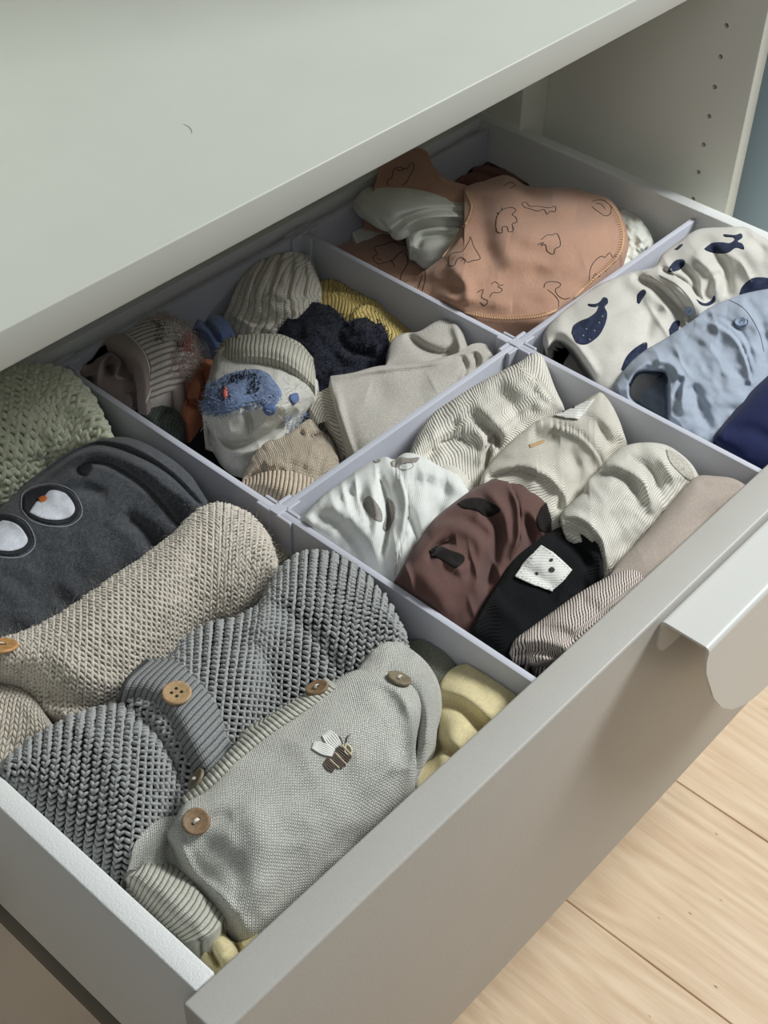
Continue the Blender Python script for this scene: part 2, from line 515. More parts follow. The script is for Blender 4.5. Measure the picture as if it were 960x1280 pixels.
def wood():
    m, p = newmat('oak_plank', 0.48, 0, 0.4)
    t = E.nt.nodes.new('ShaderNodeTexCoord'); oi = E.nt.nodes.new('ShaderNodeObjectInfo')
    mp = E.nt.nodes.new('ShaderNodeMapping'); mp.inputs['Scale'].default_value = (9, 1.1, 9)
    vm = E.nt.nodes.new('ShaderNodeVectorMath'); vm.operation = 'MULTIPLY_ADD'
    E.nt.links.new(oi.outputs['Random'], vm.inputs[0]); vm.inputs[1].default_value = (37, 53, 11); E.nt.links.new(t.outputs['Object'], vm.inputs[2])
    E.nt.links.new(vm.outputs[0], mp.inputs[0])
    big = noise_e(mp.outputs[0], 1.2, 2, 0.45)
    rings = eabs(fract(big * 13) - 0.5) * 2
    mp2 = E.nt.nodes.new('ShaderNodeMapping'); mp2.inputs['Scale'].default_value = (110, 6, 60)
    E.nt.links.new(vm.outputs[0], mp2.inputs[0])
    fine = noise_e(mp2.outputs[0], 1.0, 4, 0.7)
    c1 = mixc(ramp(rings, 0.1, 0.95), lin((212, 180, 146)), lin((238, 214, 182)))
    c2 = mixc(ramp(fine, 0.36, 0.62), lin((218, 188, 154)), lin((240, 216, 186)))
    c3 = mixc(0.62, c1, c2)
    # scattered small knots
    vo = E.nt.nodes.new('ShaderNodeTexVoronoi'); mp3 = E.nt.nodes.new('ShaderNodeMapping'); mp3.inputs['Scale'].default_value = (9, 4, 9)
    E.nt.links.new(vm.outputs[0], mp3.inputs[0]); E.nt.links.new(mp3.outputs[0], vo.inputs['Vector'])
    kn = ramp(E(vo.outputs['Distance']), 0.02, 0.07)
    c4 = mixc(kn, lin((150, 112, 80)), c3)
    setc(p, c4); bump(p, fine, 0.12, 0.0004)
    return m
M['oak'] = wood()

# ------------------------------------------------------------------ the room
FZ = -0.66
fl = empty('floor', (0, 0, FZ), kind='structure')
PW = 0.2255
for i in range(-9, 10):
    x0 = 0.548 + i * PW
    off = [0.0, -0.62, 0.37][i % 3] * 1.0
    for j in range(3):
        y0 = -3.2 + off * 1.1 + j * 1.83
        box('plank', (x0 + 0.0006, x0 + PW - 0.0006, y0, y0 + 1.8288, FZ - 0.012, FZ + random.uniform(-.0002, .0002)), M['oak'], fl, 0.0009, 1)
box('floor_underlay', (-1.6, 2.9, -3.8, 2.5, FZ - 0.03, FZ - 0.0125), M['dark'], fl, 0, 1)
wb = box('wall_back', (-1.6, 3.0, 0.87, 0.95, FZ - 0.03, 1.7), M['wall'], None, 0.001); wb['kind'] = 'structure'
wq = box('wall_right', (1.03, 1.15, 0.205, 0.869, FZ - 0.03, 1.7), M['wall'], None, 0.001); wq['kind'] = 'structure'

# ------------------------------------------------------------------ wardrobe
PX, PT, PY = 0.9652, 0.0195, 0.2545
wr = empty('wardrobe', (0.45, 0.55, FZ), 'white open wardrobe with shelf pin holes in its side panel', 'wardrobe')
def side_panel(x0, x1, holes):
    bm = bmesh.new(); box_bm(bm, x0, x1, PY, 0.845, FZ + 0.0005, 1.3, 0.0006, 1)
    me = bpy.data.meshes.new('side_panel'); bm.to_mesh(me); bm.free()
    if holes:
        o = bpy.data.objects.new('t', me); COL.objects.link(o)
        cb = bmesh.new()
        for k in holes:
            for hy in (0.2945, 0.80):
                bmesh.ops.create_cone(cb, cap_ends=True, segments=16, radius1=0.0026, radius2=0.0026, depth=0.02,
                    matrix=Matrix.Translation((x0, hy, 0.16865 - 0.032 * k)) @ Matrix.Rotation(math.pi / 2, 4, 'Y'))
        cm = bpy.data.meshes.new('c'); cb.to_mesh(cm); cb.free()
        co = bpy.data.objects.new('c', cm); COL.objects.link(co)
        md = o.modifiers.new('b', 'BOOLEAN'); md.operation = 'DIFFERENCE'; md.object = co; md.solver = 'EXACT'
        dg = bpy.context.evaluated_depsgraph_get(); dg.update()
        nm = bpy.data.meshes.new_from_object(o.evaluated_get(dg))
        bpy.data.objects.remove(o); bpy.data.objects.remove(co); me = nm; me.name = 'side_panel'
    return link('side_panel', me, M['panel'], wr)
side_panel(PX, PX + PT, range(-14, 9))
side_panel(-0.055 - PT, -0.055, [])
for k in range(-14, 9):
    bm = bmesh.new()
    bmesh.ops.create_cone(bm, cap_ends=True, segments=14, radius1=0.00255, radius2=0.00255, depth=0.001,
        matrix=Matrix.Translation((PX + 0.0085, 0.2945, 0.16865 - 0.032 * k)) @ Matrix.Rotation(math.pi / 2, 4, 'Y'))
    me = bpy.data.meshes.new('pin_hole_bottom'); bm.to_mesh(me); bm.free()
    link('pin_hole', me, M['dark'], wr)
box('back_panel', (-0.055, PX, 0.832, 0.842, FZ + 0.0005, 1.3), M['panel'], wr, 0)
box('base_panel', (-0.0545, PX - 0.0005, 0.275, 0.831, FZ + 0.06, FZ + 0.08), M['laminate'], wr)
box('plinth', (-0.0545, PX - 0.0005, 0.30, 0.318, FZ + 0.0005, FZ + 0.0595), M['laminate'], wr)
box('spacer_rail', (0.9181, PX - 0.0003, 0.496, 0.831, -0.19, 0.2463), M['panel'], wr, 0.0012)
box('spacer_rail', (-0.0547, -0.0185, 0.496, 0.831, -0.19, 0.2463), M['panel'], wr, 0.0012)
box('drawer_slide', (0.929, 0.9645, 0.27, 0.49, -0.185, -0.160), M['slide'], wr, 0.001)
sh = box('wardrobe_shelf', (-0.0540, PX - 0.0008, 0.2620, 0.8305, 0.2465, 0.2735), M['laminate'], None, 0.0014, 3)
tag(sh, 'white laminate shelf above the open drawer', 'shelf')
# fine hair on the shelf
# lower drawer, closed behind the open one
ld = empty('lower_drawer', (0.45, 0.5, -0.4), 'closed white drawer underneath the pulled out drawer', 'drawer')
box('front_panel', (-0.050, 0.960, 0.2560, 0.274, -0.56, -0.215), M['front'], ld, 0.0015)
box('side_panel', (-0.030, -0.014, 0.2745, 0.80, -0.55, -0.35), M['laminate'], ld)
box('side_panel', (0.925, 0.941, 0.2745, 0.80, -0.55, -0.35), M['laminate'], ld)

# ------------------------------------------------------------------ the open drawer
W, YB, FT = 0.9117, 0.5470, 0.0310
dr = empty('drawer', (0.45, 0.27, -0.16), 'pulled out white drawer full of folded baby clothes', 'drawer')
box('side_panel', (-0.0160, -0.0001, 0.0005, 0.563, -0.166, 0.0), M['rim'], dr, 0.0016, 3)
box('side_panel', (W, W + 0.016, 0.0005, 0.563, -0.166, 0.0), M['rim'], dr, 0.0016, 3)
box('back_panel', (0.0, W, YB, 0.563, -0.150, -0.001), M['rim'], dr, 0.001)
box('front_panel', (-0.0262, 0.9585, -FT, 0.0, -0.3175, 0.0006), M['front'], dr, 0.0022, 4)
box('bottom_panel', (0.0, W, 0.001, YB, -0.152, -0.140), M['laminate'], dr, 0)
box('drawer_slide', (-0.0158, -0.0002, 0.004, 0.55, -0.205, -0.1672), M['slide'], dr, 0.001)
box('drawer_slide', (W + 0.0002, W + 0.0158, 0.004, 0.55, -0.205, -0.1672), M['slide'], dr, 0.001)

# handle: one bent sheet, back plate, flat top, rounded front flap
def build_handle():
    x0, x1 = 0.4150, 0.7450
    t = 0.0022; yb = -FT - 0.0002; yo = -0.0735; zt = -0.0060
    prof = [(yb, -0.044)]
    # back plate up, bend, top out, bend, flap down
    def arc(cy, cz, r, a0, a1, n=6):
        return [(cy + r * math.cos(math.radians(a0 + (a1 - a0) * i / n)), cz + r * math.sin(math.radians(a0 + (a1 - a0) * i / n))) for i in range(n + 1)]
    rb = 0.0045
    prof = [(yb, -0.050), (yb, -0.030), (yb, -0.018)] + arc(yb - rb, zt - rb, rb, 0, 90) + [(-0.052, zt)] + arc(yo + rb, zt - rb, rb, 90, 180) + [(-0.0736, -0.020), (-0.0737, -0.050), (-0.0739, -0.090), (-0.0741, -0.120), (-0.0742, -0.145), (-0.0743, -0.160), (-0.0743, -0.1735)]
    # arclength and width shaping so plate and flap have rounded corners
    nx = 60
    bm = bmesh.new(); rows = []
    L = [0]
    for a, b in zip(prof, prof[1:]): L.append(L[-1] + math.dist(a, b))
    prof2 = []
    for i, ((a, b), (c, d)) in enumerate(zip(prof, prof[1:])):
        k = max(1, int(math.dist((a, b), (c, d)) / 0.0015))
        for j in range(k): prof2.append((a + (c - a) * j / k, b + (d - b) * j / k))
    prof2.append(prof[-1])
    def inset(y, z):
        if abs(y - yb) < 1e-4:              # back plate: rounded bottom
            R = 0.022; zb = -0.050
            if z < zb + R: return R - math.sqrt(max(0, R * R - (zb + R - z) ** 2))
        if z < -0.02 and y < -0.07:
            return float(np.interp(-z, [.02, .036, .051, .091, .121, .145, .160, .167, .1715, .174], [0, .0045, .012, .033, .054, .078, .101, .118, .134, .15]))
        return 0
    for (y, z) in prof2:
        ins = inset(y, z)
        rows.append([bm.verts.new((x0 + ins + (x1 - x0 - 2 * ins) * i / nx, y, z)) for i in range(nx + 1)])
    for a, b in zip(rows, rows[1:]):
        for i in range(nx): bm.faces.new((a[i], a[i + 1], b[i + 1], b[i]))
    bmesh.ops.remove_doubles(bm, verts=bm.verts, dist=1e-6)
    bmesh.ops.recalc_face_normals(bm, faces=bm.faces)
    bmesh.ops.solidify(bm, geom=list(bm.faces), thickness=t)
    me = bpy.data.meshes.new('handle'); bm.to_mesh(me); bm.free()
    h = link('handle', me, M['metal'], dr, smooth=True)
    me.set_sharp_from_angle(angle=0.9)
    h['label'] = 'bent white metal cup handle'
    for sx in (0.4395, 0.7205):
        bm = bmesh.new()
        R = Matrix.Translation((sx, yb - t - 0.0012, -0.0245)) @ Matrix.Rotation(math.pi / 2, 4, 'X')
        bmesh.ops.create_cone(bm, cap_ends=True, segments=24, radius1=0.0062, radius2=0.0050, depth=0.0026, matrix=R)
        me = bpy.data.meshes.new('screw'); bm.to_mesh(me); bm.free()
        s = link('screw', me, M['steel'], h); s['label'] = 'steel screw'
build_handle()

# ------------------------------------------------------------------ divider insert
X1, X2, Y1, Y2, ZD = 0.3083, 0.6144, 0.2607, 0.5360, -0.0095
ins = empty('drawer_insert', (X2, Y1, -0.139), 'pale grey plastic divider insert splitting the drawer into five boxes', 'divider')
D = 0.0029
def wallx(y, xa, xb): box('divider_wall', (xa, xb, y - D, y + D, -0.128, ZD), M['plastic'], ins, 0.0006)
def wally(x, ya, yb): box('divider_wall', (x - D, x + D, ya, yb, -0.128, ZD), M['plastic'], ins, 0.0006)
e = 0.0031
wally(X1, 0.0012, Y1 - e); wally(X1, Y1 + e, Y2 - e); wally(X2, 0.0012, Y1 - e); wally(X2, Y1 + e, Y2 - e)
wallx(Y1, X1 + e, X2 - e); wallx(Y1, X2 + e, W - 0.001)
wallx(Y2, 0.001, X1 - e); wallx(Y2, X1 + e, X2 - e); wallx(Y2, X2 + e, W - 0.001)
def connector(x, y, arms):
    bm = bmesh.new()
    box_bm(bm, x - 0.0055, x + 0.0055, y - 0.0055, y + 0.0055, -0.127, ZD + 0.0012, 0.0005, 1)
    for (dx, dy) in arms:
        for s in (-1, 1):
            a, b = (0.0035, 0.019)
            if dx:
                xs = sorted((x + dx * a, x + dx * b)); ys = sorted((y + s * 0.0031, y + s * 0.0066))
            else:
                ys = sorted((y + dy * a, y + dy * b)); xs = sorted((x + s * 0.0031, x + s * 0.0066))
            box_bm(bm, xs[0], xs[1], ys[0], ys[1], -0.127, ZD + 0.0008, 0.0007, 1)
    me = bpy.data.meshes.new('connector'); bm.to_mesh(me); bm.free()
    link('connector', me, M['plastic'], ins)
connector(X1, Y1, [(1, 0), (0, 1), (0, -1)])
connector(X2, Y1, [(1, 0), (0, 1), (0, -1), (-1, 0)])
connector(X1, Y2, [(1, 0), (-1, 0), (0, -1)])
connector(X2, Y2, [(1, 0), (-1, 0), (0, -1)])
#CLOTHES
# ------------------------------------------------------------------ clothes: materials
C_ = dict(green=(176, 190, 154), green_d=(72, 86, 58), fleece=(70, 74, 80), fleece_d=(22, 23, 26), wool=(196, 186, 168), wool_d=(96, 88, 76),
          grey=(150, 152, 150), grey_d=(34, 35, 36), card=(206, 204, 192), card_d=(128, 126, 114), yellow=(226, 210, 162), yellow_d=(150, 132, 84))
def K(name, a, b, **k): return knit(name, lin(a), lin(b), **k)
M['green'] = plain('green_crochet_yarn', lin((244, 248, 222)), 0.9, 2600, 0.5, 0.0004, spec=0.15, sheen=0.3, mott=0.18, mscale=500)
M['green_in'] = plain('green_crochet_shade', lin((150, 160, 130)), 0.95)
M['fleece'] = K('charcoal_fleece', (92, 96, 102), (14, 15, 17), sw=0.0016, kind='fleece', strength=0.9, dist=0.0011, sheen=0.35, mottle=0.4, gap=0.75)
M['wool'] = K('beige_mohair_knit', (212, 204, 192), (108, 100, 90), sw=0.0042, sh=0.0030, strength=0.8, dist=0.0011, sheen=0.4, mottle=0.22, mscale=160)
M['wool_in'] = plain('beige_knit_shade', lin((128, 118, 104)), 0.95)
M['wool_big'] = K('beige_mohair_rib', (208, 198, 180), (100, 92, 80), sw=0.0066, sh=0.0046, strength=0.9, dist=0.0018, sheen=0.4, mottle=0.22, mscale=160)
M['grey'] = plain('grey_cotton_yarn', lin((176, 178, 176)), 0.85, 3200, 0.6, 0.0003, spec=0.2, sheen=0.15, mott=0.35, mscale=900)
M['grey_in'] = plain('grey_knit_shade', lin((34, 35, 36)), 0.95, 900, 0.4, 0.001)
M['grey_rib'] = K('grey_rib_placket', (150, 152, 152), (44, 45, 46), sw=0.0046, sh=0.0018, kind='rib', strength=0.9, dist=0.0012, mottle=0.35, mscale=700)
M['card'] = K('oatmeal_cotton_knit', (240, 240, 230), (116, 115, 106), sw=0.0026, sh=0.0020, strength=0.95, dist=0.0010, mottle=0.25, mscale=500, gap=0.6)
M['card_rib'] = K('oatmeal_rib', (198, 197, 184), (86, 85, 76), sw=0.0036, sh=0.0014, kind='rib', strength=1.0, dist=0.0012, mottle=0.2, mscale=500)
M['olive'] = K('olive_marled_knit', (150, 152, 136), (66, 68, 56), sw=0.0022, sh=0.0019, strength=0.8, dist=0.0006, mottle=0.4, mscale=600)
M['yellow'] = K('pale_yellow_knit', (238, 224, 178), (164, 146, 96), sw=0.0021, sh=0.0018, strength=0.7, dist=0.0006, mottle=0.12)
M['white'] = K('white_rib_jersey', (232, 234, 230), (182, 184, 180), sw=0.0013, sh=0.002, kind='rib', strength=0.5, dist=0.0004, mottle=0.05)
M['cream'] = K('cream_ribbed_jersey', (230, 226, 214), (140, 134, 120), sw=0.0031, sh=0.002, kind='rib', strength=0.85, dist=0.0009, mottle=0.06)
M['cream2'] = K('cream_fine_ribbed_jersey', (224, 219, 206), (140, 133, 118), sw=0.0023, sh=0.002, kind='rib', strength=0.8, dist=0.0007, mottle=0.06)
M['cream3'] = K('cream_seersucker_rib', (228, 225, 214), (144, 139, 126), sw=0.0027, sh=0.0018, kind='rib', strength=0.8, dist=0.0008, mottle=0.08)
M['brown'] = K('brown_sweat_jersey', (112, 84, 78), (84, 62, 58), sw=0.0009, sh=0.0009, kind='weave', strength=0.3, dist=0.0002, mottle=0.1, sheen=0.12)
M['brown_in'] = K('dark_brown_patch', (34, 30, 28), (14, 12, 12), sw=0.001, sh=0.001, kind='fleece', strength=0.5, dist=0.0004, mottle=0.3)
M['black'] = K('black_ribbed_jersey', (19, 20, 23), (5, 5, 7), sw=0.0028, sh=0.002, kind='rib', strength=0.8, dist=0.0008, mottle=0.1, sheen=0.03)
M['heather'] = K('heather_beige_jersey', (190, 177, 166), (160, 147, 136), sw=0.0008, sh=0.0008, kind='weave', strength=0.3, dist=0.0002, mottle=0.2, mscale=420)
M['stripe'] = K('brown_striped_rib', (220, 208, 198), (44, 33, 33), sw=0.0031, sh=0.003, kind='rib', strength=0.7, dist=0.0007, mottle=0.05, g0=0.42, gap=0.72)
M['whale'] = K('oatmeal_sweat_jersey', (226, 223, 214), (194, 190, 180), sw=0.0008, sh=0.0008, kind='weave', strength=0.35, dist=0.0003, mottle=0.12, mscale=400, sheen=0.3)
M['blue'] = K('light_blue_jersey', (178, 188, 202), (150, 160, 176), sw=0.0008, sh=0.0008, kind='weave', strength=0.3, dist=0.0002, mottle=0.12, mscale=350)
M['blue_d'] = K('grey_blue_lining', (92, 106, 128), (70, 82, 102), sw=0.0008, sh=0.0008, kind='weave', strength=0.3, dist=0.0002, mottle=0.12)
M['navy'] = K('navy_jersey', (38, 46, 86), (22, 27, 56), sw=0.0009, sh=0.0009, kind='weave', strength=0.3, dist=0.0002, mottle=0.12)
M['ink'] = K('navy_print', (52, 60, 86), (26, 32, 52), sw=0.0006, kind='fleece', strength=0.3, dist=0.0001, mottle=0.5)
M['bib'] = K('terracotta_muslin', (198, 158, 134), (166, 124, 102), sw=0.0010, sh=0.0010, kind='weave', strength=0.5, dist=0.0003, mottle=0.12, mscale=300, sheen=0.3)
M['bib_edge'] = plain('tan_overlock_thread', lin((206, 168, 128)), 0.8, sheen=0.2)
M['bib_ink'] = plain('charcoal_print', lin((64, 56, 54)), 0.9)
M['rose'] = K('dark_rose_muslin', (128, 92, 80), (100, 70, 60), sw=0.0011, sh=0.0011, kind='weave', strength=0.4, dist=0.0003, mottle=0.1)
M['offwhite'] = K('off_white_cotton', (224, 226, 216), (200, 202, 192), sw=0.0012, sh=0.001, kind='rib', strength=0.35, dist=0.0003, mottle=0.05)
M['beanie'] = K('cream_wool_rib', (234, 229, 214), (176, 170, 154), sw=0.0088, sh=0.0024, kind='rib', strength=0.9, dist=0.0018, mottle=0.2, mscale=350, sheen=0.3)
M['mustard'] = K('mustard_rib', (222, 198, 126), (112, 92, 44), sw=0.0046, sh=0.0022, kind='rib', strength=0.9, dist=0.0014, mottle=0.12)
M['navyfuzz'] = K('navy_boucle', (34, 40, 62), (6, 7, 12), sw=0.0030, kind='fleece', strength=1.0, dist=0.0030, mottle=0.3, sheen=0.15, gap=0.8)
M['sockw'] = K('off_white_sock_knit', (228, 227, 218), (158, 155, 142), sw=0.0020, sh=0.0026, strength=0.7, dist=0.0007, mottle=0.12)
M['sockcuff'] = K('stone_sock_cuff', (200, 197, 182), (116, 113, 100), sw=0.0040, sh=0.0016, kind='rib', strength=0.9, dist=0.0010, mottle=0.12)
M['bluefuzz'] = K('blue_loop_yarn', (132, 150, 184), (66, 80, 112), sw=0.0018, kind='fleece', strength=0.9, dist=0.0012, mottle=0.4)
M['blueknit'] = K('denim_blue_knit', (96, 118, 164), (50, 66, 104), sw=0.0017, kind='fleece', strength=0.8, dist=0.0007, mottle=0.25, sheen=0.3)
M['bluegrey'] = K('blue_grey_stripe_knit', (176, 184, 196), (92, 108, 140), sw=0.0024, sh=0.002, strength=0.8, dist=0.0007, mottle=0.3, mscale=700)
M['greybeige'] = K('stone_wool_knit', (216, 211, 200), (136, 130, 118), sw=0.0025, sh=0.0022, strength=0.75, dist=0.0008, mottle=0.18, mscale=400, sheen=0.3)
M['greyrib'] = K('stone_wool_rib', (210, 204, 192), (108, 102, 92), sw=0.0048, sh=0.0022, kind='rib', strength=0.9, dist=0.0014, mottle=0.15)
M['hatbeige'] = K('beige_hat_knit', (212, 196, 172), (120, 104, 84), sw=0.0036, sh=0.003, strength=0.9, dist=0.0014, mottle=0.2, mscale=350, sheen=0.3)
M['hatrib'] = K('beige_hat_rib', (206, 190, 168), (98, 84, 68), sw=0.0036, sh=0.002, kind='rib', strength=1.0, dist=0.0014, mottle=0.15)
M['mauve'] = K('mauve_marl_knit', (196, 176, 168), (120, 100, 95), sw=0.0022, sh=0.002, strength=0.8, dist=0.0007, mottle=0.25, mscale=500, sheen=0.3)
M['mauve_str'] = K('mauve_cream_stripe', (232, 226, 218), (118, 102, 98), sw=0.0068, sh=0.0022, kind='rib', strength=0.6, dist=0.0009, mottle=0.1, gap=0.9)
M['orange'] = K('rust_orange_knit', (206, 132, 98), (128, 66, 42), sw=0.0024, sh=0.002, strength=0.8, dist=0.0007, mottle=0.15)
M['dgreen'] = K('dark_green_rib', (84, 94, 88), (36, 42, 38), sw=0.0040, sh=0.002, kind='rib', strength=0.7, dist=0.0009, mottle=0.2)
M['blacksock'] = K('black_sock_knit', (30, 30, 34), (10, 10, 12), sw=0.002, sh=0.002, strength=0.6, dist=0.0006, mottle=0.2)
M['thread'] = plain('off_white_thread', lin((226, 222, 212)), 0.8, sheen=0.2)
M['fibre'] = plain('beige_loose_fibre', lin((216, 206, 188)), 0.7, sheen=0.2)
M['fibre_m'] = plain('mauve_loop_fibre', lin((192, 170, 160)), 0.8, sheen=0.2)
M['fibre_b'] = plain('blue_loop_fibre', lin((128, 146, 180)), 0.8, sheen=0.2)
M['fibre_n'] = plain('navy_loop_fibre', lin((30, 35, 56)), 0.85, sheen=0.1)
M['fibre_k'] = plain('black_loop_fibre', lin((26, 26, 30)), 0.85)
M['felt'] = K('white_felt', (224, 228, 236), (176, 182, 194), sw=0.0014, kind='fleece', strength=0.6, dist=0.0004, mottle=0.15, sheen=0.3)
M['beak'] = plain('orange_stitching', lin((196, 106, 54)), 0.7)
M['coral'] = plain('coral_stitching', lin((218, 118, 104)), 0.8)
M['tagcloth'] = K('white_twill_label', (228, 228, 222), (176, 176, 170), sw=0.0016, sh=0.0013, kind='ribv', strength=0.5, dist=0.0003, mottle=0.03)
M['tagink'] = plain('dark_label_print', lin((52, 50, 52)), 0.8)
M['greyprint'] = plain('grey_brown_print', lin((158, 153, 146)), 0.9, mott=0.35, mscale=600)
M['coconut'] = plain('brown_coconut_button', lin((150, 122, 92)), 0.5, 1500, 0.5, 0.0004, mott=0.4, mscale=500)
M['coco_pale'] = plain('pale_coconut_button', lin((196, 164, 122)), 0.45, 1500, 0.5, 0.0004, mott=0.35, mscale=600)
M['coco_grey'] = plain('grey_brown_button', lin((136, 124, 102)), 0.4, 1200, 0.3, 0.0003, mott=0.3, mscale=400)
M['woodb'] = plain('light_wood_button', lin((206, 156, 100)), 0.45, mott=0.35, mscale=300)
M['snap'] = plain('pale_blue_snap', lin((160, 176, 198)), 0.4)

def garment(name, px, z, label, cat, group=None):
    p = atz(np.array(px, float), z)
    return empty(name, (float(p[0]), float(p[1]), -0.139), label, cat, group)

def basis(surf, px):
    h = None
    for dx, dy in [(0, 0)] + [(r * math.cos(a), r * math.sin(a)) for r in (3, 6, 10, 15, 20) for a in np.linspace(0, 6.28, 12)]:
        h = surf.hit((px[0] + dx, px[1] + dy))
        if h: break
    loc, n = h
    d = Vector(rays(np.array(px, float))); k = (loc - Vector(CAM)).dot(n) / d.dot(n) if abs(d.dot(n)) > 0.2 else None
    if k and (dx or dy): loc = Vector(CAM) + d * k
    e = surf.hit((px[0] + 6, px[1] - 5)) or h
    a = (e[0] - loc); a = (a - n * a.dot(n))
    a = a.normalized() if a.length > 1e-6 else n.orthogonal().normalized()
    return loc, a, n.cross(a), n
def button(surf, px, r, mat, parent, holes=4, tilt=None, thread=True, raise_=0.0006, dish=True):
    loc, a, b, n = basis(surf, px)
    # average the normal over the button
    ns = Vector((0, 0, 0))
    for dx in (-6, 0, 6):
        for dy in (-6, 0, 6):
            h = surf.hit((px[0] + dx, px[1] + dy))
            if h: ns += h[1]
    n = ns.normalized() if ns.length > 0 else n
    if tilt is not None: n = (n + Vector(tilt)).normalized()
    a = (a - n * a.dot(n)).normalized(); b = n.cross(a)
    R = Matrix((a, b, n)).transposed().to_4x4(); R.translation = loc + n * raise_
    bm = bmesh.new()
    prof = [(0, 0), (1.0 * r, 0.0), (r * 1.03, 0.0007), (r * 1.0, 0.0019), (r * 0.9, 0.0023), (r * 0.78, 0.0018 if dish else 0.0023), (0.0, 0.0015 if dish else 0.0023)]
    ns_ = 40; rings = []
    for (q, z) in prof:
        rings.append([bm.verts.new((q * math.cos(2 * math.pi * i / ns_), q * math.sin(2 * math.pi * i / ns_), z)) for i in range(ns_)] if q > 0 else [bm.verts.new((0, 0, z))])
    for A, B in zip(rings, rings[1:]):
        for i in range(ns_):
            j = (i + 1) % ns_
            if len(A) == 1: bm.faces.new((A[0], B[j], B[i]))
            elif len(B) == 1: bm.faces.new((A[i], A[j], B[0]))
            else: bm.faces.new((A[i], A[j], B[j], B[i]))
    bm.transform(R)
    me = bpy.data.meshes.new('button'); bm.to_mesh(me); bm.free()
    o = link('button', me, mat, parent, smooth=True)
    hp = [(dx * r * 0.24, dy * r * 0.24) for dx in (-1, 1) for dy in (-1, 1)] if holes == 4 else [(-r * 0.26, 0), (r * 0.26, 0)]
    z0 = 0.0016 if dish else 0.0024
    bm = bmesh.new()
    for (x, y) in hp:
        bmesh.ops.create_cone(bm, cap_ends=True, segments=12, radius1=r * 0.12, radius2=r * 0.12, depth=0.0003, matrix=R @ Matrix.Translation((x, y, z0 + 0.0001)))
    me = bpy.data.meshes.new('thread_hole'); bm.to_mesh(me); bm.free()
    link('thread_hole', me, M['dark'], o)
    if thread:
        L = []
        for k in range(5):
            off = (k - 2) * 0.00035
            p0, p1 = hp[0], hp[-1]
            pts = [R @ Vector((p0[0] * (1 - t) + p1[0] * t + off * (1 if holes == 4 else 0), p0[1] * (1 - t) + p1[1] * t - off, z0 + 0.0001 + 0.0014 * math.sin(math.pi * t) + 0.0001 * k)) for t in np.linspace(0, 1, 7)]
            L.append([tuple(p) for p in pts])
        V, Q = tube_mesh(L, 0.00042, 6)
        link('thread', fast_quads('thread', V, Q), M['thread'], o)
    return o

def stitches(surf, pu, pv, mat, parent, la, lb, lc, angle=35, two=True, u_skip=0.0, jit=0.1, off=0.0, rot=False, stagger=0.5, vr=None, name='stitches', bend=0.25, asep=0.24, rings=4, seg=6):
    """rows of real knitted stitches following the garment surface"""
    P, tu, tv, nn = surf.sample()
    um = surf.UV[..., 0].mean(0); C, A, B, N = [], [], [], []
    U0, U1 = um[0] + pu * .3, um[-1]
    k = 0
    u = U0
    while u < U1:
        ci = np.interp(u, um, np.arange(surf.n))
        c0 = int(min(ci, surf.n - 2)); f = ci - c0
        v = surf.UV[:, c0, 1] * (1 - f) + surf.UV[:, c0 + 1, 1] * f
        vs = np.arange(v.min() + pv * (0.2 + stagger * (k % 2)), v.max(), pv)
        ri = np.interp(vs, v, np.arange(surf.m)) if v[-1] > v[0] else np.interp(vs, v[::-1], np.arange(surf.m)[::-1])
        r0 = np.clip(ri.astype(int), 0, surf.m - 2); g = (ri - r0)[:, None]
        def bi(X):
            return (X[r0, c0] * (1 - g) + X[r0 + 1, c0] * g) * (1 - f) + (X[r0, c0 + 1] * (1 - g) + X[r0 + 1, c0 + 1] * g) * f
        p, a, b, n = bi(P), bi(tu), bi(tv), bi(nn)
        a /= np.linalg.norm(a, axis=1, keepdims=True) + 1e-12
        n /= np.linalg.norm(n, axis=1, keepdims=True) + 1e-12
        a -= n * (a * n).sum(1, keepdims=True); a /= np.linalg.norm(a, axis=1, keepdims=True) + 1e-12
        b = np.cross(n, a)
        sgn = np.sign((b * bi(tv)).sum(1, keepdims=True)); b *= sgn
        for side in ((-1, 1) if two else (1,)):
            th = np.radians(angle + rng.normal(0, 8 * jit * 10 / 2, len(p)))[:, None]
            if rot: la_, lb_ = a * np.cos(th) + b * np.sin(th) * side, -a * np.sin(th) * side + b * np.cos(th)
            else: la_, lb_ = b * np.cos(th) + a * np.sin(th) * side, a * np.cos(th) - b * np.sin(th) * side
            C.append(p + (a if not rot else b) * side * pu * asep * (1 if two else 0) + n * (off + rng.normal(0, lc * jit, (len(p), 1))))
            A.append(la_); B.append(lb_); N.append(n)
        u += pu; k += 1
    C, A, B, N = map(np.vstack, (C, A, B, N))
    q = len(C); j = lambda r: r * (1 + rng.normal(0, jit, q))
    V, Q = lobes(C, A, B, N, j(la), j(lb), j(lc), rings=rings, seg=seg, bend=bend)
    o = link(name, fast_quads(name, V, Q), mat, parent); o['kind'] = 'stuff'
    return o

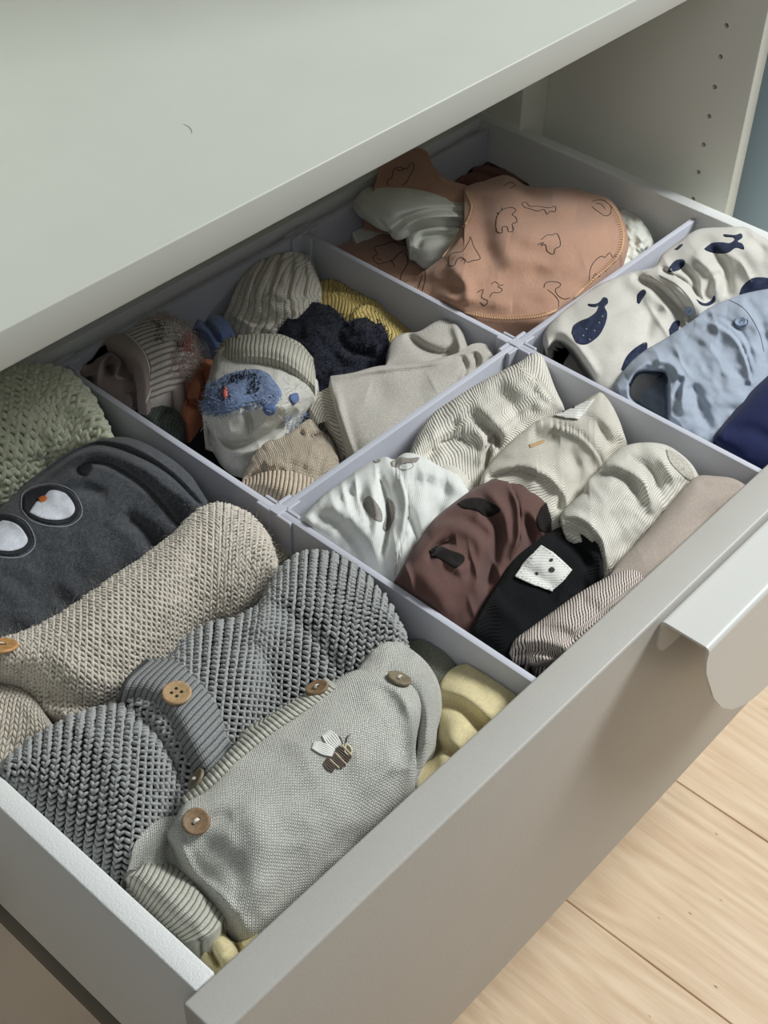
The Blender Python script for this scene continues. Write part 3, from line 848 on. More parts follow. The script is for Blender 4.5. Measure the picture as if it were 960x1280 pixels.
def fuzz(surf, n, length, mat, parent, rad=0.00009, lift=0.8, name='loose_fibres', curl=1.0, region=None, segs=5):
    P, tu, tv, nn = surf.sample(); L = []
    if region:
        D = []
        for i in range(surf.m):
            pass
    k = 0
    while k < n:
        i, j = rng.integers(0, surf.m), rng.integers(0, surf.n)
        if region:
            x, y = surf.px[i, j]; 
            if not region(x, y): continue
        k += 1
        p = P[i, j].copy(); d = nn[i, j] * lift + rng.normal(0, 0.7, 3); d /= np.linalg.norm(d)
        pts = [p.copy()]; c = rng.normal(0, 0.5 * curl, 3)
        ln = length * rng.uniform(0.4, 1.3) / segs
        for _ in range(segs):
            d = d + c * 0.5 + rng.normal(0, 0.15 * curl, 3); d /= np.linalg.norm(d)
            p = p + d * ln; pts.append(p.copy())
        L.append(pts)
    V, Q = tube_mesh(L, rad, 3)
    o = link(name, fast_quads(name, V, Q), mat, parent); o['kind'] = 'stuff'
    return o

def pit(s, poly, depth, soft=6):
    pts = catmull(list(poly) + [poly[0]], 60)
    x, y = s.px[..., 0], s.px[..., 1]
    inside = np.zeros(x.shape, bool)
    for a, b in zip(pts, pts[1:]):
        c = ((a[1] > y) != (b[1] > y)) & (x < (b[0] - a[0]) * (y - a[1]) / (b[1] - a[1] + 1e-9) + a[0])
        inside ^= c
    D, _, _ = seg_dist(s.px, pts)
    f = np.clip(D / soft, 0, 1); f = f * f * (3 - 2 * f)
    s.z -= depth * .001 * np.where(inside, f, 0)
    return s
Cloth.pit = pit

# ================================================================== left box
# green crocheted hat
g = garment('crocheted_hat', (30, 540), -0.03, 'pale green chunky crocheted hat in the far left corner of the drawer', 'hat')
c = Cloth([(-110, 720), (-40, 660), (20, 622), (80, 590), (150, 572)], [(-110, 520), (-50, 478), (5, 462), (48, 458), (90, 470), (118, 505), (140, 552)], step=2.2)
c.roll([-4.5, -4.2, -4.2, -4.6], [5.0, 5.3, 5.0, 4.0], lcap=0, rcap=0.22, phi=48, rz=0.55).noise(2.0, 28, 10, 1.5, 3)
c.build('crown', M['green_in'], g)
stitches(c, 0.0092, 0.0074, M['green'], g, 0.0062, 0.0027, 0.0030, angle=30, two=True, jit=0.16, off=0.0006, stagger=0.5, asep=0.27, rings=5, seg=8, bend=0.5)

# charcoal fleece with penguins
g = garment('fleece_top', (100, 680), -0.04, 'charcoal grey fleece with two sewn penguin patches', 'hoodie')
c = Cloth([(-90, 880), (0, 822), (60, 790), (130, 750), (200, 706), (264, 655)], [(-90, 695), (0, 634), (32, 604), (60, 583), (92, 562), (132, 548), (165, 548), (203, 566), (236, 592), (258, 624)], step=1.5)
c.roll([-4.2, -4.2, -4.2, -4.4], [5.0, 5.2, 5.3, 4.6], lcap=0, rcap=0.10, phi=50, rz=0.5)
c.folds([([(30, 616), (60, 588), (95, 569), (125, 563), (165, 577), (205, 603), (246, 645)], 9, 2.6, 'g'),
         ([(40, 606), (70, 581), (100, 562), (130, 556), (170, 567), (212, 592), (252, 632)], 3.0, -4.5, 'g'),
         ([(88, 588), (122, 578), (158, 592), (192, 618), (226, 660)], 4.0, -3.2, 'g'),
         ([(70, 620), (100, 612), (135, 618)], 9, -2.0, 'g'), ([(150, 640), (185, 668), (205, 700)], 10, -2.6, 'g'),
         ([(135, 552), (165, 558), (200, 580), (240, 618)], 6, 2.0, 'g')])
c.noise(1.6, 34, 35, 1.6, 9).wrinkle(2.2, 36, 20, 2.2, 72)
c.build('body', M['fleece'], g)
fuzz(c, 5200, 0.0016, plain('charcoal_pile', lin((126, 132, 140)), 0.9), g, 0.00013, 1.0, 'pile', segs=2)
def penguin(ox, oy, k, parts=True):
    P = lambda pts: [(ox + x * k, oy + y * k) for x, y in pts]
    o = patch(c, P([(-38, 4), (-36, -14), (-20, -24), (4, -27), (26, -18), (38, 0), (36, 14), (20, 24), (-4, 24), (-26, 16)]), 'penguin_patch', plain('black_felt', lin((40, 42, 46)), 0.9, 900, 0.5, 0.0006), g, thick=0.0005)
    o['label'] = 'oval penguin patch with white belly'
    stroke(c, [P([(-41, 4), (-39, -16), (-22, -27), (4, -30), (28, -21), (41, 0), (39, 16), (22, 27), (-4, 27), (-28, 19)])], 'edge_stitching', M['fleece_st'], o, 0.00045, 0.0003, closed=True)
    patch(c, P([(-30, 10), (-20, -4), (-12, -8), (0, -20), (20, -15), (32, 2), (27, 14), (10, 20), (-12, 18)]), 'penguin_belly', M['felt'], o, off=0.0009, thick=0.0006, bulge=0.001)
    if parts: patch(c, P([(-18, -8), (-10, -12), (-4, -9), (-8, -4), (-15, -3)]), 'penguin_beak', M['beak'], o, off=0.0016, thick=0.0006, bulge=0.0006, step=1.4)
M['fleece_st'] = plain('silver_grey_thread', lin((150, 154, 160)), 0.7)
penguin(64, 633, 0.92)
penguin(4, 671, 0.95, False)
L = [(107 + 10 * math.cos(a), 587 + 8 * math.sin(a)) for a in np.linspace(0, 6.283, 14)[:-1]]
o = patch(c, L, 'snap_button', plain('charcoal_plastic', lin((40, 42, 46)), 0.6), g, thick=0.0008, bulge=0.0008, step=1.8)

# beige mohair cardigan
g = garment('mohair_cardigan', (180, 780), -0.04, 'beige fuzzy wool cardigan rolled up with one flat wooden button', 'cardigan')
c0 = Cloth([(-80, 1040), (-10, 1000), (50, 955), (80, 930)], [(-80, 880), (-20, 858), (30, 862), (66, 905)], step=1.8)
c0.roll([-4.6, -4.6, -4.8], [3.0, 3.0, 2.6], lcap=0, rcap=0.15, phi=56).noise(1.2, 22, 50, 1.5, 4)
c0.build('sleeve', M['wool_big'], g, uvrot=20)
c = Cloth([(-90, 905), (-20, 862), (22, 872), (60, 905), (108, 916), (170, 880), (240, 815), (300, 792), (345, 735)],
          [(-90, 845), (-40, 815), (0, 800), (56, 778), (131, 729), (210, 673), (244, 640), (277, 629), (311, 642), (334, 668), (345, 700)], step=1.5)
c.roll([-3.9, -3.8, -3.8, -4.0, -4.2], [4.1, 4.5, 4.8, 5.0, 4.4], lcap=0, rcap=0.10, phi=53, rz=0.35)
c.folds([([(-20, 850), (30, 872), (76, 893), (120, 900)], 8, 3.0, 'g'), ([(20, 838), (70, 868), (130, 886)], 10, -1.4, 'g'), ([(60, 812), (110, 846), (160, 862)], 12, 1.2, 'g')])
c.noise(1.2, 40, -35, 2.0, 12)
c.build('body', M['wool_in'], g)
stitches(c, 0.0054, 0.0040, M['wool_y'] if 'wool_y' in M else plain('beige_wool_yarn', lin((220, 212, 198)), 0.92, 2600, 0.6, 0.0003, spec=0.12, sheen=0.4, mott=0.22, mscale=260), g, 0.0031, 0.00135, 0.0013, angle=27, two=True, jit=0.13, off=0.0003, stagger=0.0, rings=3, seg=5)
fuzz(c, 2600, 0.008, M['fibre'], g, 0.00007, 0.9)
c2 = Cloth([(300, 662), (330, 690), (352, 740)], [(300, 640), (322, 634), (348, 650), (362, 690)], step=1.6)
c2.grid([[-4.5, -4.5, -5], [-3.4, -3.4, -4.2]])
c2.build('hem', M['wool_big'], g)
button(c, (0, 817), 0.0125, M['woodb'], g, 2, tilt=(1.1, 1.1, 1.2), raise_=0.005)

# grey chunky rib cardigan
g = garment('ribbed_cardigan', (260, 860), -0.04, 'dark grey chunky ribbed knit cardigan with a pale coconut button', 'cardigan')
c = Cloth([(-12, 985), (60, 1050), (112, 1086), (160, 1112), (215, 1060), (270, 1000), (330, 950), (400, 905), (455, 868), (512, 830)],
          [(0, 960), (40, 925), (94, 895), (145, 878), (200, 838), (235, 797), (262, 780), (300, 771), (326, 755), (343, 724), (367, 697), (397, 689), (431, 699), (458, 722), (482, 750), (503, 792)], step=1.6)
c.roll([-3.6, -3.4, -3.4, -3.3, -3.5, -4.0], [3.9, 4.3, 4.2, 4.4, 4.8, 4.2], lcap=0.04, rcap=0.06, phi=56, lz=0.8, rz=0.4)
c.folds([([(145, 878), (185, 905), (215, 950), (230, 1000)], 7, -5.0, 'g'), ([(290, 790), (330, 830), (350, 900)], 16, -2.0, 'g'), ([(330, 752), (385, 790), (430, 850)], 14, -2.5, 'g'), ([(92, 900), (130, 940), (160, 1010)], 16, 1.4, 'g')])
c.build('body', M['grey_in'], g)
stitches(c, 0.0074, 0.0043, M['grey'], g, 0.0032, 0.00135, 0.0021, angle=42, two=True, jit=0.11, off=0.0011, stagger=0.0, asep=0.15, rings=5, seg=7, bend=0.45)
c3 = Cloth([(150, 878), (172, 880), (205, 915), (236, 978)], [(186, 826), (232, 830), (266, 872), (296, 940)], L=[(160, 850)], R=[(264, 966)], step=1.4)
c3.grid([[0.2, -0.2, -0.6, -2.2], [1.4, 1.5, 1.2, -0.6], [1.2, 1.7, 1.2, -0.6], [0.3, 0.9, 0.6, -1.6]])
c3.build('button_placket', M['grey_rib'], g, skirt=0.02, floor=-0.03)
button(c3, (221, 868), 0.0098, M['coco_pale'], g, 4, thread=False)

# oatmeal cardigan with a bee
g = garment('bee_cardigan', (380, 980), -0.03, 'oatmeal knitted baby cardigan with an embroidered bee and coconut buttons', 'cardigan')
ca = Cloth([(160, 1120), (200, 1145), (262, 1170)], [(163, 1078), (172, 1048), (205, 1022), (240, 1030), (290, 1110)], L=[(156, 1100)], step=1.5)
ca.grid([[-3.0, -3.4, -4.2], [-1.8, -1.8, -3.0], [-1.6, -1.2, -2.0]]).folds([([(215, 1040), (212, 1070), (225, 1105)], 7, -5, 'g'), ([(180, 1090), (195, 1060), (215, 1045)], 9, 2, 'g')])
ca.build('sleeve', M['card'], g)
cc = Cloth([(157, 1104), (175, 1128), (205, 1156), (232, 1178)], [(170, 1088), (190, 1076), (230, 1100), (268, 1132), (282, 1150)], L=[(160, 1094)], R=[(262, 1168)], step=1.3)
cc.grid([[-2.0, -2.2, -2.2, -2.4], [-0.6, -0.7, -0.8, -1.2], [-0.4, -0.5, -0.7, -1.2], [-1.6, -1.6, -1.7, -2.4]]).noise(0.6, 16, 40, 1, 5)
cc.build('cuff', M['card_rib'], g, floor=-0.05)
cu = Cloth([(180, 1128), (205, 1150), (236, 1180)], [(186, 1140), (215, 1150), (243, 1168)], step=1.6)
cs = Cloth([(440, 860), (480, 862), (520, 880), (520, 960), (516, 985)], [(444, 842), (458, 826), (470, 811), (490, 800), (512, 811), (533, 832), (546, 862), (547, 900), (543, 935), (530, 955)], step=1.4)
cs.grid([[0.4, 0.2, 0.0, -0.8, -2.2], [0.8, 0.8, 0.8, 0.2, -2.4], [0.0, 0.0, -0.2, -1.0, -3.6]]).noise(1.0, 24, 20, 1, 8)
cs.build('sleeve', M['card'], g, floor=-0.06)
c = Cloth([(214, 1064), (226, 1104), (246, 1124), (268, 1150), (290, 1172), (318, 1178), (395, 1110), (470, 1045), (520, 1000)],
          [(216, 1030), (232, 1000), (262, 980), (300, 936), (340, 906), (378, 878), (412, 855), (444, 838), (486, 838), (512, 850), (528, 876), (520, 925)], L=[(209, 1046)], R=[(519, 962)], step=1.35)
c.roll([-3.3, -2.8, -2.7, -2.7, -2.8, -3.2], [3.6, 4.0, 4.3, 4.4, 4.3, 3.9], lcap=0.16, rcap=0.06, phi=58, lz=0.45, rz=0.3)
c.folds([([(222, 1030), (226, 1060), (245, 1095), (280, 1125), (312, 1165)], 8, 2.2, 'g'), ([(245, 1045), (290, 1080), (310, 1130)], 14, -1.2, 'g'),
         ([(305, 1000), (330, 1060), (322, 1130)], 18, 1.6, 'g'), ([(470, 860), (500, 900), (505, 960)], 14, -2.2, 'g'), ([(400, 880), (460, 890), (490, 930)], 16, -1.2, 'g'),
         ([(240, 1030), (262, 1024), (290, 1018)], 9, -1.0, 'g'), ([(430, 850), (470, 850), (500, 868), (515, 900)], 5, 1.2, 'g'), ([(350, 1010), (400, 1050), (420, 1090)], 20, 0.9, 'g')])
c.noise(1.6, 40, -30, 1.5, 21).wrinkle(2.0, 34, -35, 2.0, 71)
c.build('body', M['card'], g, uvrot=-6)
cp = Cloth([(232, 1006), (262, 984), (302, 946), (345, 912), (384, 886), (424, 862)], [(226, 998), (254, 972), (294, 930), (334, 898), (372, 872), (404, 850)], step=1.2)
cp.grid([[0.1, 0.9, 1.2, 1.25, 1.2, 0.9], [0.3, 1.15, 1.4, 1.5, 1.4, 1.2], [-0.5, 0.3, 0.55, 0.6, 0.5, 0.3]])
cp.build('button_band', M['card_rib'], g, floor=0.0 - 0.02, skirt=0.0)
button(c, (245, 1028), 0.0088, M['coconut'], g, 2)
button(cp, (247, 976), 0.0078, M['coco_grey'], g, 2, tilt=(-0.5, 0.3, 0.3))
button(cp, (397, 862), 0.0080, M['coconut'], g, 2, tilt=(-0.1, 0.1, 0.3))
button(c, (498, 851), 0.0085, M['coco_grey'], g, 2, raise_=0.001)
# bee: satin stitched wings, striped body, antennae
bee = empty('bee_embroidery', (0, 0, 0)); bee.parent = g
def satin(lines, name, mat, rad=0.00055, off=0.0005): return stroke(c, lines, name, mat, bee, rad, off)
bee_d = plain('brown_embroidery_thread', lin((92, 78, 68)), 0.55, sheen=0.2); bee_w = plain('white_embroidery_thread', lin((240, 240, 234)), 0.5, sheen=0.2)
def bl(x0, y0, x1, y1, n, w, wx, wy): return [[(x0 + wx * w * (i / (n - 1) - .5), y0 + wy * w * (i / (n - 1) - .5)), ((x0 + x1) / 2 + wx * w * 1.5 * (i / (n - 1) - .5), (y0 + y1) / 2 + wy * w * 1.5 * (i / (n - 1) - .5)), (x1 + wx * w * (i / (n - 1) - .5), y1 + wy * w * (i / (n - 1) - .5))] for i in range(n)]
satin(bl(391, 932, 417, 942, 6, 8, -.35, .95), 'wing', bee_w, 0.0007, 0.0009)
satin(bl(407, 917, 422, 934, 6, 10, .8, -.6), 'wing', bee_w, 0.0007, 0.0009)
satin(bl(419, 936, 437, 951, 5, 9, .55, -.8), 'stripe', bee_d, 0.0007, 0.0007)
satin(bl(413, 944, 430, 958, 5, 7, .55, -.8), 'stripe', bee_d, 0.0007, 0.0007)
satin(bl(406, 951, 418, 962, 5, 8, .55, -.8), 'stripe', bee_d, 0.0007, 0.0007)
satin([[(418, 941), (434, 957)], [(411, 949), (424, 961)], [(427, 932), (441, 946)]], 'stripe', plain('sand_embroidery_thread', lin((206, 192, 160)), 0.6), 0.0006, 0.0010)
satin([[(432, 930), (438, 934), (440, 940), (436, 944), (431, 940), (432, 930)]], 'head', plain('pale_yellow_thread', lin((216, 208, 176)), 0.6), 0.0007, 0.0006)
satin([[(428, 930), (426, 924), (423, 920)], [(433, 928), (434, 922), (438, 918)]], 'antenna', bee_d, 0.0005, 0.0004)

# olive marled knit behind the yellow one
g = garment('marled_knit_hat', (535, 840), -0.06, 'olive grey marled knit bundle squeezed between the bee cardigan and the pale yellow knit', 'clothing')
c = Cloth([(520, 905), (560, 890), (584, 862)], [(496, 812), (512, 801), (535, 801), (556, 812), (572, 834), (580, 856)], step=1.5)
c.grid([[-5.5, -5.5, -5.8], [-4.2, -3.6, -4.6], [-4.4, -3.8, -4.8]]); c.build('body', M['olive'], g)
# pale yellow knit along the front
g = garment('yellow_knit', (590, 900), -0.05, 'pale yellow fine knit rolled against the drawer front beside the bee cardigan', 'sweater')
c = Cloth([(505, 1020), (560, 1000), (620, 930), (668, 880)], [(512, 985), (522, 962), (543, 935), (546, 880), (553, 850), (570, 833), (600, 829), (629, 841), (652, 866)], step=1.4)
c.grid([[-3.4, -3.4, -3.6, -4.2], [-2.8, -2.2, -2.2, -3.6], [-3.8, -3.6, -3.2, -4.4]])
c.folds([([(545, 876), (575, 884), (600, 910), (615, 930)], 9, -5, 'g'), ([(548, 866), (585, 872), (625, 905)], 8, 2.4, 'g'), ([(540, 936), (556, 936), (575, 950)], 7, -5, 'g'), ([(560, 900), (575, 930), (590, 950)], 14, 1.5, 'g')])
c.noise(0.8, 30, 0, 1, 3).build('body', M['yellow'], g)
c = Cloth([(244, 1196), (262, 1212), (300, 1222), (340, 1180)], [(240, 1176), (256, 1160), (276, 1162), (294, 1178), (318, 1166)], step=1.2)
c.grid([[-4.2, -3.4, -3.4, -3.6], [-3.6, -2.2, -2.6, -2.8], [-4.0, -3.2, -3.4, -3.4]])
c.folds([([(256, 1174), (264, 1190), (276, 1210)], 3.5, -5, 'g'), ([(294, 1178), (300, 1190), (306, 1205)], 4, -5, 'g'), ([(272, 1172), (285, 1186)], 8, 2, 'g')]).build('sleeve', M['yellow'], g)
#SECTION2
# ================================================================== front middle box: rolled tops
BOX[:] = [0.3117, 0.6111, 0.0010, 0.2574]
GT = 'baby tops rolled in the front middle box'
g = garment('white_onesie', (460, 650), -0.04, 'white fine ribbed onesie with grey animal prints rolled by the middle connector', 'onesie', GT)
c = Cloth([(366, 664), (400, 700), (440, 725), (480, 745), (520, 735), (560, 690), (592, 640)],
          [(373, 650), (400, 622), (425, 603), (455, 582), (480, 571), (492, 574), (508, 566), (530, 571), (548, 582), (572, 594), (590, 620)], step=1.25)
c.roll([-3.6, -3.4, -3.3, -3.4, -3.8], [3.0, 3.5, 3.6, 3.5, 3.0], lcap=0.10, rcap=0.08, phi=53, lz=0.5, rz=0.4)
c.folds([([(482, 571), (500, 592), (510, 625), (506, 670), (492, 715)], 10, 4.5, 's'),
         ([(470, 594), (480, 615), (486, 650), (478, 700)], 4, -5, 'g'), ([(458, 600), (470, 640), (470, 680)], 6, 1.8, 'g'),
         ([(398, 625), (430, 640), (460, 672), (470, 705)], 7, 2.0, 'g'), ([(382, 640), (420, 655), (452, 688), (462, 710)], 6, -2.2, 'g'), ([(425, 606), (452, 625), (466, 655)], 5, -1.8, 'g'),
         ([(508, 600), (540, 604), (560, 600)], 7, -2.0, 'g'), ([(512, 640), (522, 680), (518, 710)], 5, -2.6, 'g'), ([(566, 602), (548, 640), (530, 680)], 9, -2.5, 'g'), ([(520, 586), (545, 596), (575, 612)], 8, 1.6, 'g')])
c.noise(1.1, 16, -55, 2.2, 31).wrinkle(2.6, 17, 65, 3.2, 81).build('body', M['white'], g, uvrot=12)
for k, L in enumerate([[(455, 624), (462, 620), (470, 628), (477, 640), (477, 652), (468, 650), (460, 642), (454, 634)], [(484, 622), (492, 628), (495, 640), (490, 655), (484, 664), (478, 660), (482, 645), (482, 632)],
                       [(488, 578), (498, 572), (512, 573), (524, 572), (520, 578), (504, 580), (497, 584), (490, 583)], [(466, 575), (474, 572), (476, 577), (469, 579)]]):
    patch(c, L, 'animal_print', M['greyprint'], g, off=0.0002, thick=0.0001, step=1.6)
stroke(c, [[(494, 580), (500, 586), (510, 587), (517, 582), (510, 577), (500, 577), (494, 580)]], 'print_outline', M['greyprint'], g, 0.00035, 0.0001)

g = garment('baby_top', (600, 540), -0.04, 'cream wide-ribbed top twisted in folds at the far end of its box', 'top', GT)
c = Cloth([(505, 600), (540, 650), (578, 650), (612, 620), (640, 590), (675, 560), (704, 525)],
          [(510, 570), (522, 543), (540, 518), (565, 500), (600, 478), (628, 463), (648, 453), (662, 444), (676, 443), (684, 458), (694, 485), (704, 506)], step=1.25)
c.roll([-4.0, -3.7, -3.4, -3.2, -3.6], [2.8, 3.4, 3.6, 3.6, 3.0], lcap=0.05, rcap=0.08, phi=53, rz=0.3)
c.folds([([(512, 574), (535, 548), (566, 524), (592, 532), (606, 556), (598, 580)], 6, 3.5, 'g'), ([(528, 578), (548, 556), (572, 548), (590, 560)], 4, -3.5, 'g'),
         ([(545, 530), (580, 526), (612, 540), (628, 556)], 5, -3.0, 'g'), ([(555, 512), (590, 508), (622, 530), (640, 552)], 6, 2.6, 'g'), ([(608, 555), (618, 548), (624, 560)], 4, -6.0, 'g'),
         ([(612, 560), (606, 590)], 4, -7.0, 'g'), ([(648, 456), (668, 476), (690, 500)], 5, 4.0, 's'), ([(612, 482), (640, 505), (650, 530)], 8, -2.2, 'g'), ([(628, 470), (664, 495), (680, 515)], 7, 1.8, 'g'), ([(590, 492), (610, 520), (625, 540)], 7, 1.4, 'g'),
         ([(524, 560), (550, 535), (580, 530)], 3, -2, 'g')])
c.noise(0.9, 18, 45, 2.0, 32).wrinkle(2.6, 18, 50, 3.0, 82).build('body', M['cream'], g, uvrot=-8)
c = Cloth([(530, 600), (560, 645), (588, 655)], [(533, 575), (560, 560), (582, 575), (596, 620)], step=1.3)
c.grid([[-2.4, -2.4, -3.6], [-1.4, -0.9, -2.8], [-2.0, -1.6, -2.6]]).build('sleeve', M['cream3'], g, uvrot=80)

g = garment('baby_top', (690, 570), -0.04, 'cream fine-ribbed top with a rust stain and a folded animal face label', 'top', GT)
c = Cloth([(594, 640), (620, 660), (660, 680), (700, 690), (735, 640), (765, 590), (786, 560)],
          [(600, 596), (622, 568), (648, 544), (671, 526), (690, 520), (708, 514), (728, 503), (742, 494), (752, 491), (764, 505), (774, 525), (781, 545)], step=1.25)
c.roll([-3.6, -3.3, -3.1, -3.1, -3.6], [3.1, 3.5, 3.8, 3.8, 3.0], lcap=0.04, rcap=0.07, phi=55, rz=0.4)
c.folds([([(671, 527), (700, 532), (728, 545), (748, 568), (756, 590)], 8, 4.5, 's'), ([(612, 590), (645, 582), (680, 592), (705, 618), (708, 640)], 5, 2.6, 'g'), ([(608, 598), (648, 590), (680, 602)], 3, -2.4, 'g'),
         ([(663, 540), (680, 548), (700, 548)], 8, -2.0, 'g'), ([(722, 520), (745, 530), (764, 560)], 7, -2.5, 'g'), ([(712, 560), (722, 590), (718, 620)], 9, -2.0, 'g'), ([(696, 640), (706, 610)], 5, -2, 'g')])
c.noise(0.8, 20, 10, 2.0, 33).wrinkle(2.0, 22, 20, 2.6, 83).build('body', M['cream2'], g, uvrot=72)
c2 = Cloth([(708, 534), (726, 540), (744, 522), (758, 500)], [(690, 521), (715, 512), (738, 500), (751, 492)], step=1.2)
c2.z += 0.0; c2.grid([[1.4, 1.6, 1.6, 0.6], [0.6, 0.8, 0.7, 0.3]])
o = patch(c, [(692, 521), (712, 513), (734, 503), (744, 500), (732, 516), (722, 526), (706, 524)], 'face_label', M['tagcloth'], g, off=0.0004, thick=0.0009, smoothpoly=False)
if o:
    o['label'] = 'off white cloth label with a small face'
    for p in [(705, 516), (718, 511)]:
        patch(c, [(p[0] + 1.6 * math.cos(a), p[1] + 1.2 * math.sin(a)) for a in np.linspace(0, 6.28, 9)[:-1]], 'printed_eye', M['tagink'], o, off=0.0018, thick=0.0001, step=0.8)
patch(c, [(661, 556), (670, 553), (680, 550), (681, 553), (672, 557), (663, 560)], 'stain', plain('rust_stain', lin((190, 158, 118)), 0.9), g, off=0.0001, thick=0.0001, step=1.4)

g = garment('brown_romper', (590, 690), -0.04, 'chocolate brown jersey romper with dark patches rolled between the white onesie and the black one', 'romper', GT)
c = Cloth([(484, 740), (530, 790), (585, 815), (620, 780), (660, 740), (700, 680)],
          [(494, 724), (514, 690), (538, 654), (560, 634), (590, 612), (612, 600), (626, 598), (640, 600), (655, 595), (670, 602), (682, 616), (690, 634)], step=1.25)
c.roll([-3.4, -3.0, -3.2, -3.6, -4.4], [3.0, 3.6, 3.7, 3.7, 3.0], lcap=0.10, rcap=0.08, phi=56, lz=0.5, rz=0.4)
c.folds([([(634, 600), (648, 630), (650, 670), (640, 700)], 5, 4.5, 's'), ([(536, 668), (560, 656), (596, 672), (600, 705), (592, 770)], 9, 2.4, 'g'), ([(600, 640), (622, 660), (618, 700), (606, 740)], 6, -4.0, 'g'),
         ([(534, 700), (548, 682), (570, 676)], 4, -4.5, 'g'), ([(556, 700), (576, 712), (586, 700)], 5, 2.0, 'g'), ([(544, 650), (580, 650), (616, 676)], 6, -2.2, 'g'), ([(604, 610), (630, 640), (636, 680)], 6, 2.0, 'g'),
         ([(512, 706), (545, 740), (560, 775)], 14, 1.8, 'g'), ([(655, 640), (662, 680), (650, 720)], 7, -4.0, 'g')])
c.noise(1.0, 26, -40, 1.8, 34).wrinkle(3.2, 22, 70, 3.0, 84).build('body', M['brown'], g)
o = patch(c, [(536, 688), (546, 682), (562, 688), (578, 694), (580, 702), (570, 710), (558, 704), (548, 698), (540, 697)], 'dark_patch', M['brown_in'], g, off=0.0003, thick=0.0003); o['label'] = 'dark grey oval patch'
patch(c, [(572, 630), (582, 624), (600, 623), (614, 628), (626, 636), (622, 642), (608, 646), (594, 638), (580, 636)], 'dark_patch', M['brown_in'], g, off=0.0003, thick=0.0003)
patch(c, [(676, 634), (688, 625), (690, 640), (686, 662), (676, 664), (670, 650)], 'dark_patch', M['brown_in'], g, off=0.0003, thick=0.0003)

g = garment('baby_top', (790, 630), -0.04, 'cream crinkled ribbed top with thick rolled hem touching the black top', 'top', GT)
c = Cloth([(708, 690), (735, 720), (752, 732), (768, 728), (800, 700), (845, 660), (878, 610)],
          [(699, 655), (701, 641), (716, 626), (732, 612), (735, 600), (745, 592), (760, 574), (780, 558), (806, 553), (832, 556), (852, 568), (866, 582), (874, 596)], step=1.2)
c.roll([-3.2, -2.9, -3.0, -3.3, -4.0], [3.2, 3.6, 3.7, 3.6, 3.0], lcap=0.05, rcap=0.09, phi=56, rz=0.4)
c.folds([([(704, 646), (730, 650), (752, 674), (760, 712)], 5, 3.6, 'g'), ([(700, 660), (722, 664), (742, 690), (748, 722)], 3.5, -3.2, 'g'), ([(704, 650), (724, 655), (745, 680), (752, 718)], 2.4, -1.6, 'g'),
         ([(740, 600), (765, 592), (785, 600), (800, 626)], 6, -3.0, 'g'), ([(750, 584), (776, 586), (806, 604), (816, 640)], 6, 2.6, 'g'), ([(785, 570), (815, 590), (826, 620)], 6, -2.6, 'g'), ([(806, 560), (832, 582), (844, 606)], 6, 1.8, 'g'), ([(760, 640), (775, 670), (772, 700)], 9, -1.2, 'g')])
c.noise(1.0, 14, 10, 1.6, 35).wrinkle(2.0, 14, 40, 3.0, 85).build('body', M['cream3'], g, uvrot=66)
patch(c, [(832, 562), (848, 568), (862, 582), (868, 596), (860, 600), (846, 588), (836, 576)], 'grey_print', plain('pale_grey_print', lin((204, 199, 186)), 0.9, mott=0.5, mscale=700), g, off=0.0002, thick=0.0001)

g = garment('black_top', (670, 730), -0.04, 'black ribbed top with a sewn white bear face label', 'top', GT)
c = Cloth([(584, 800), (610, 830), (640, 850), (690, 800), (735, 750), (760, 730)],
          [(588, 792), (600, 765), (620, 732), (642, 700), (668, 678), (697, 660), (722, 656), (742, 662), (752, 690)], step=1.4)
c.roll([-3.4, -3.3, -3.3, -3.8], [2.8, 3.1, 3.2, 3.2], lcap=0.08, rcap=0.06, phi=57, lz=0.5)
c.folds([([(640, 706), (668, 720), (700, 740)], 10, -1.6, 'g'), ([(700, 668), (724, 690), (736, 712)], 7, -3.0, 'g'), ([(612, 748), (640, 770), (660, 800)], 10, 1.2, 'g')])
c.noise(0.7, 26, -30, 1.6, 36).wrinkle(2.0, 24, 60, 2.0, 91).build('body', M['black'], g, uvrot=74)
o = patch(c, [(643, 723), (653, 709), (668, 693), (677, 684), (690, 692), (714, 714), (702, 728), (689, 741), (664, 733)], 'face_label', M['tagcloth'], g, off=0.001, thick=0.0012, smoothpoly=False)
o['label'] = 'square white cloth label with a bear face'
for p, r in [((688, 702), 2.6), ((671, 718), 2.6), ((689, 714), 3.6)]:
    patch(c, [(p[0] + r * math.cos(a), p[1] + r * .75 * math.sin(a)) for a in np.linspace(0, 6.28, 11)[:-1]], 'printed_eye' if r < 3 else 'printed_nose', M['tagink'], o, off=0.0028, thick=0.0001, step=1.0)
dots = [[(a, b), (a + 1.2, b + 0.8)] for a, b in [(647 + i * 3.6, 722 - i * 4.4) for i in range(8)] + [(680 + i * 3.4, 688 + i * 2.9) for i in range(9)] + [(709 - i * 3, 716 + i * 3.1) for i in range(7)] + [(684 - i * 4.5, 737 - i * 1.9) for i in range(8)]]
stroke(c, [[p[0], ((p[0][0] + p[1][0]) / 2, (p[0][1] + p[1][1]) / 2), p[1]] for p in dots], 'label_stitching', plain('grey_thread', lin((168, 168, 164)), 0.8), o, 0.0003, 0.0023)

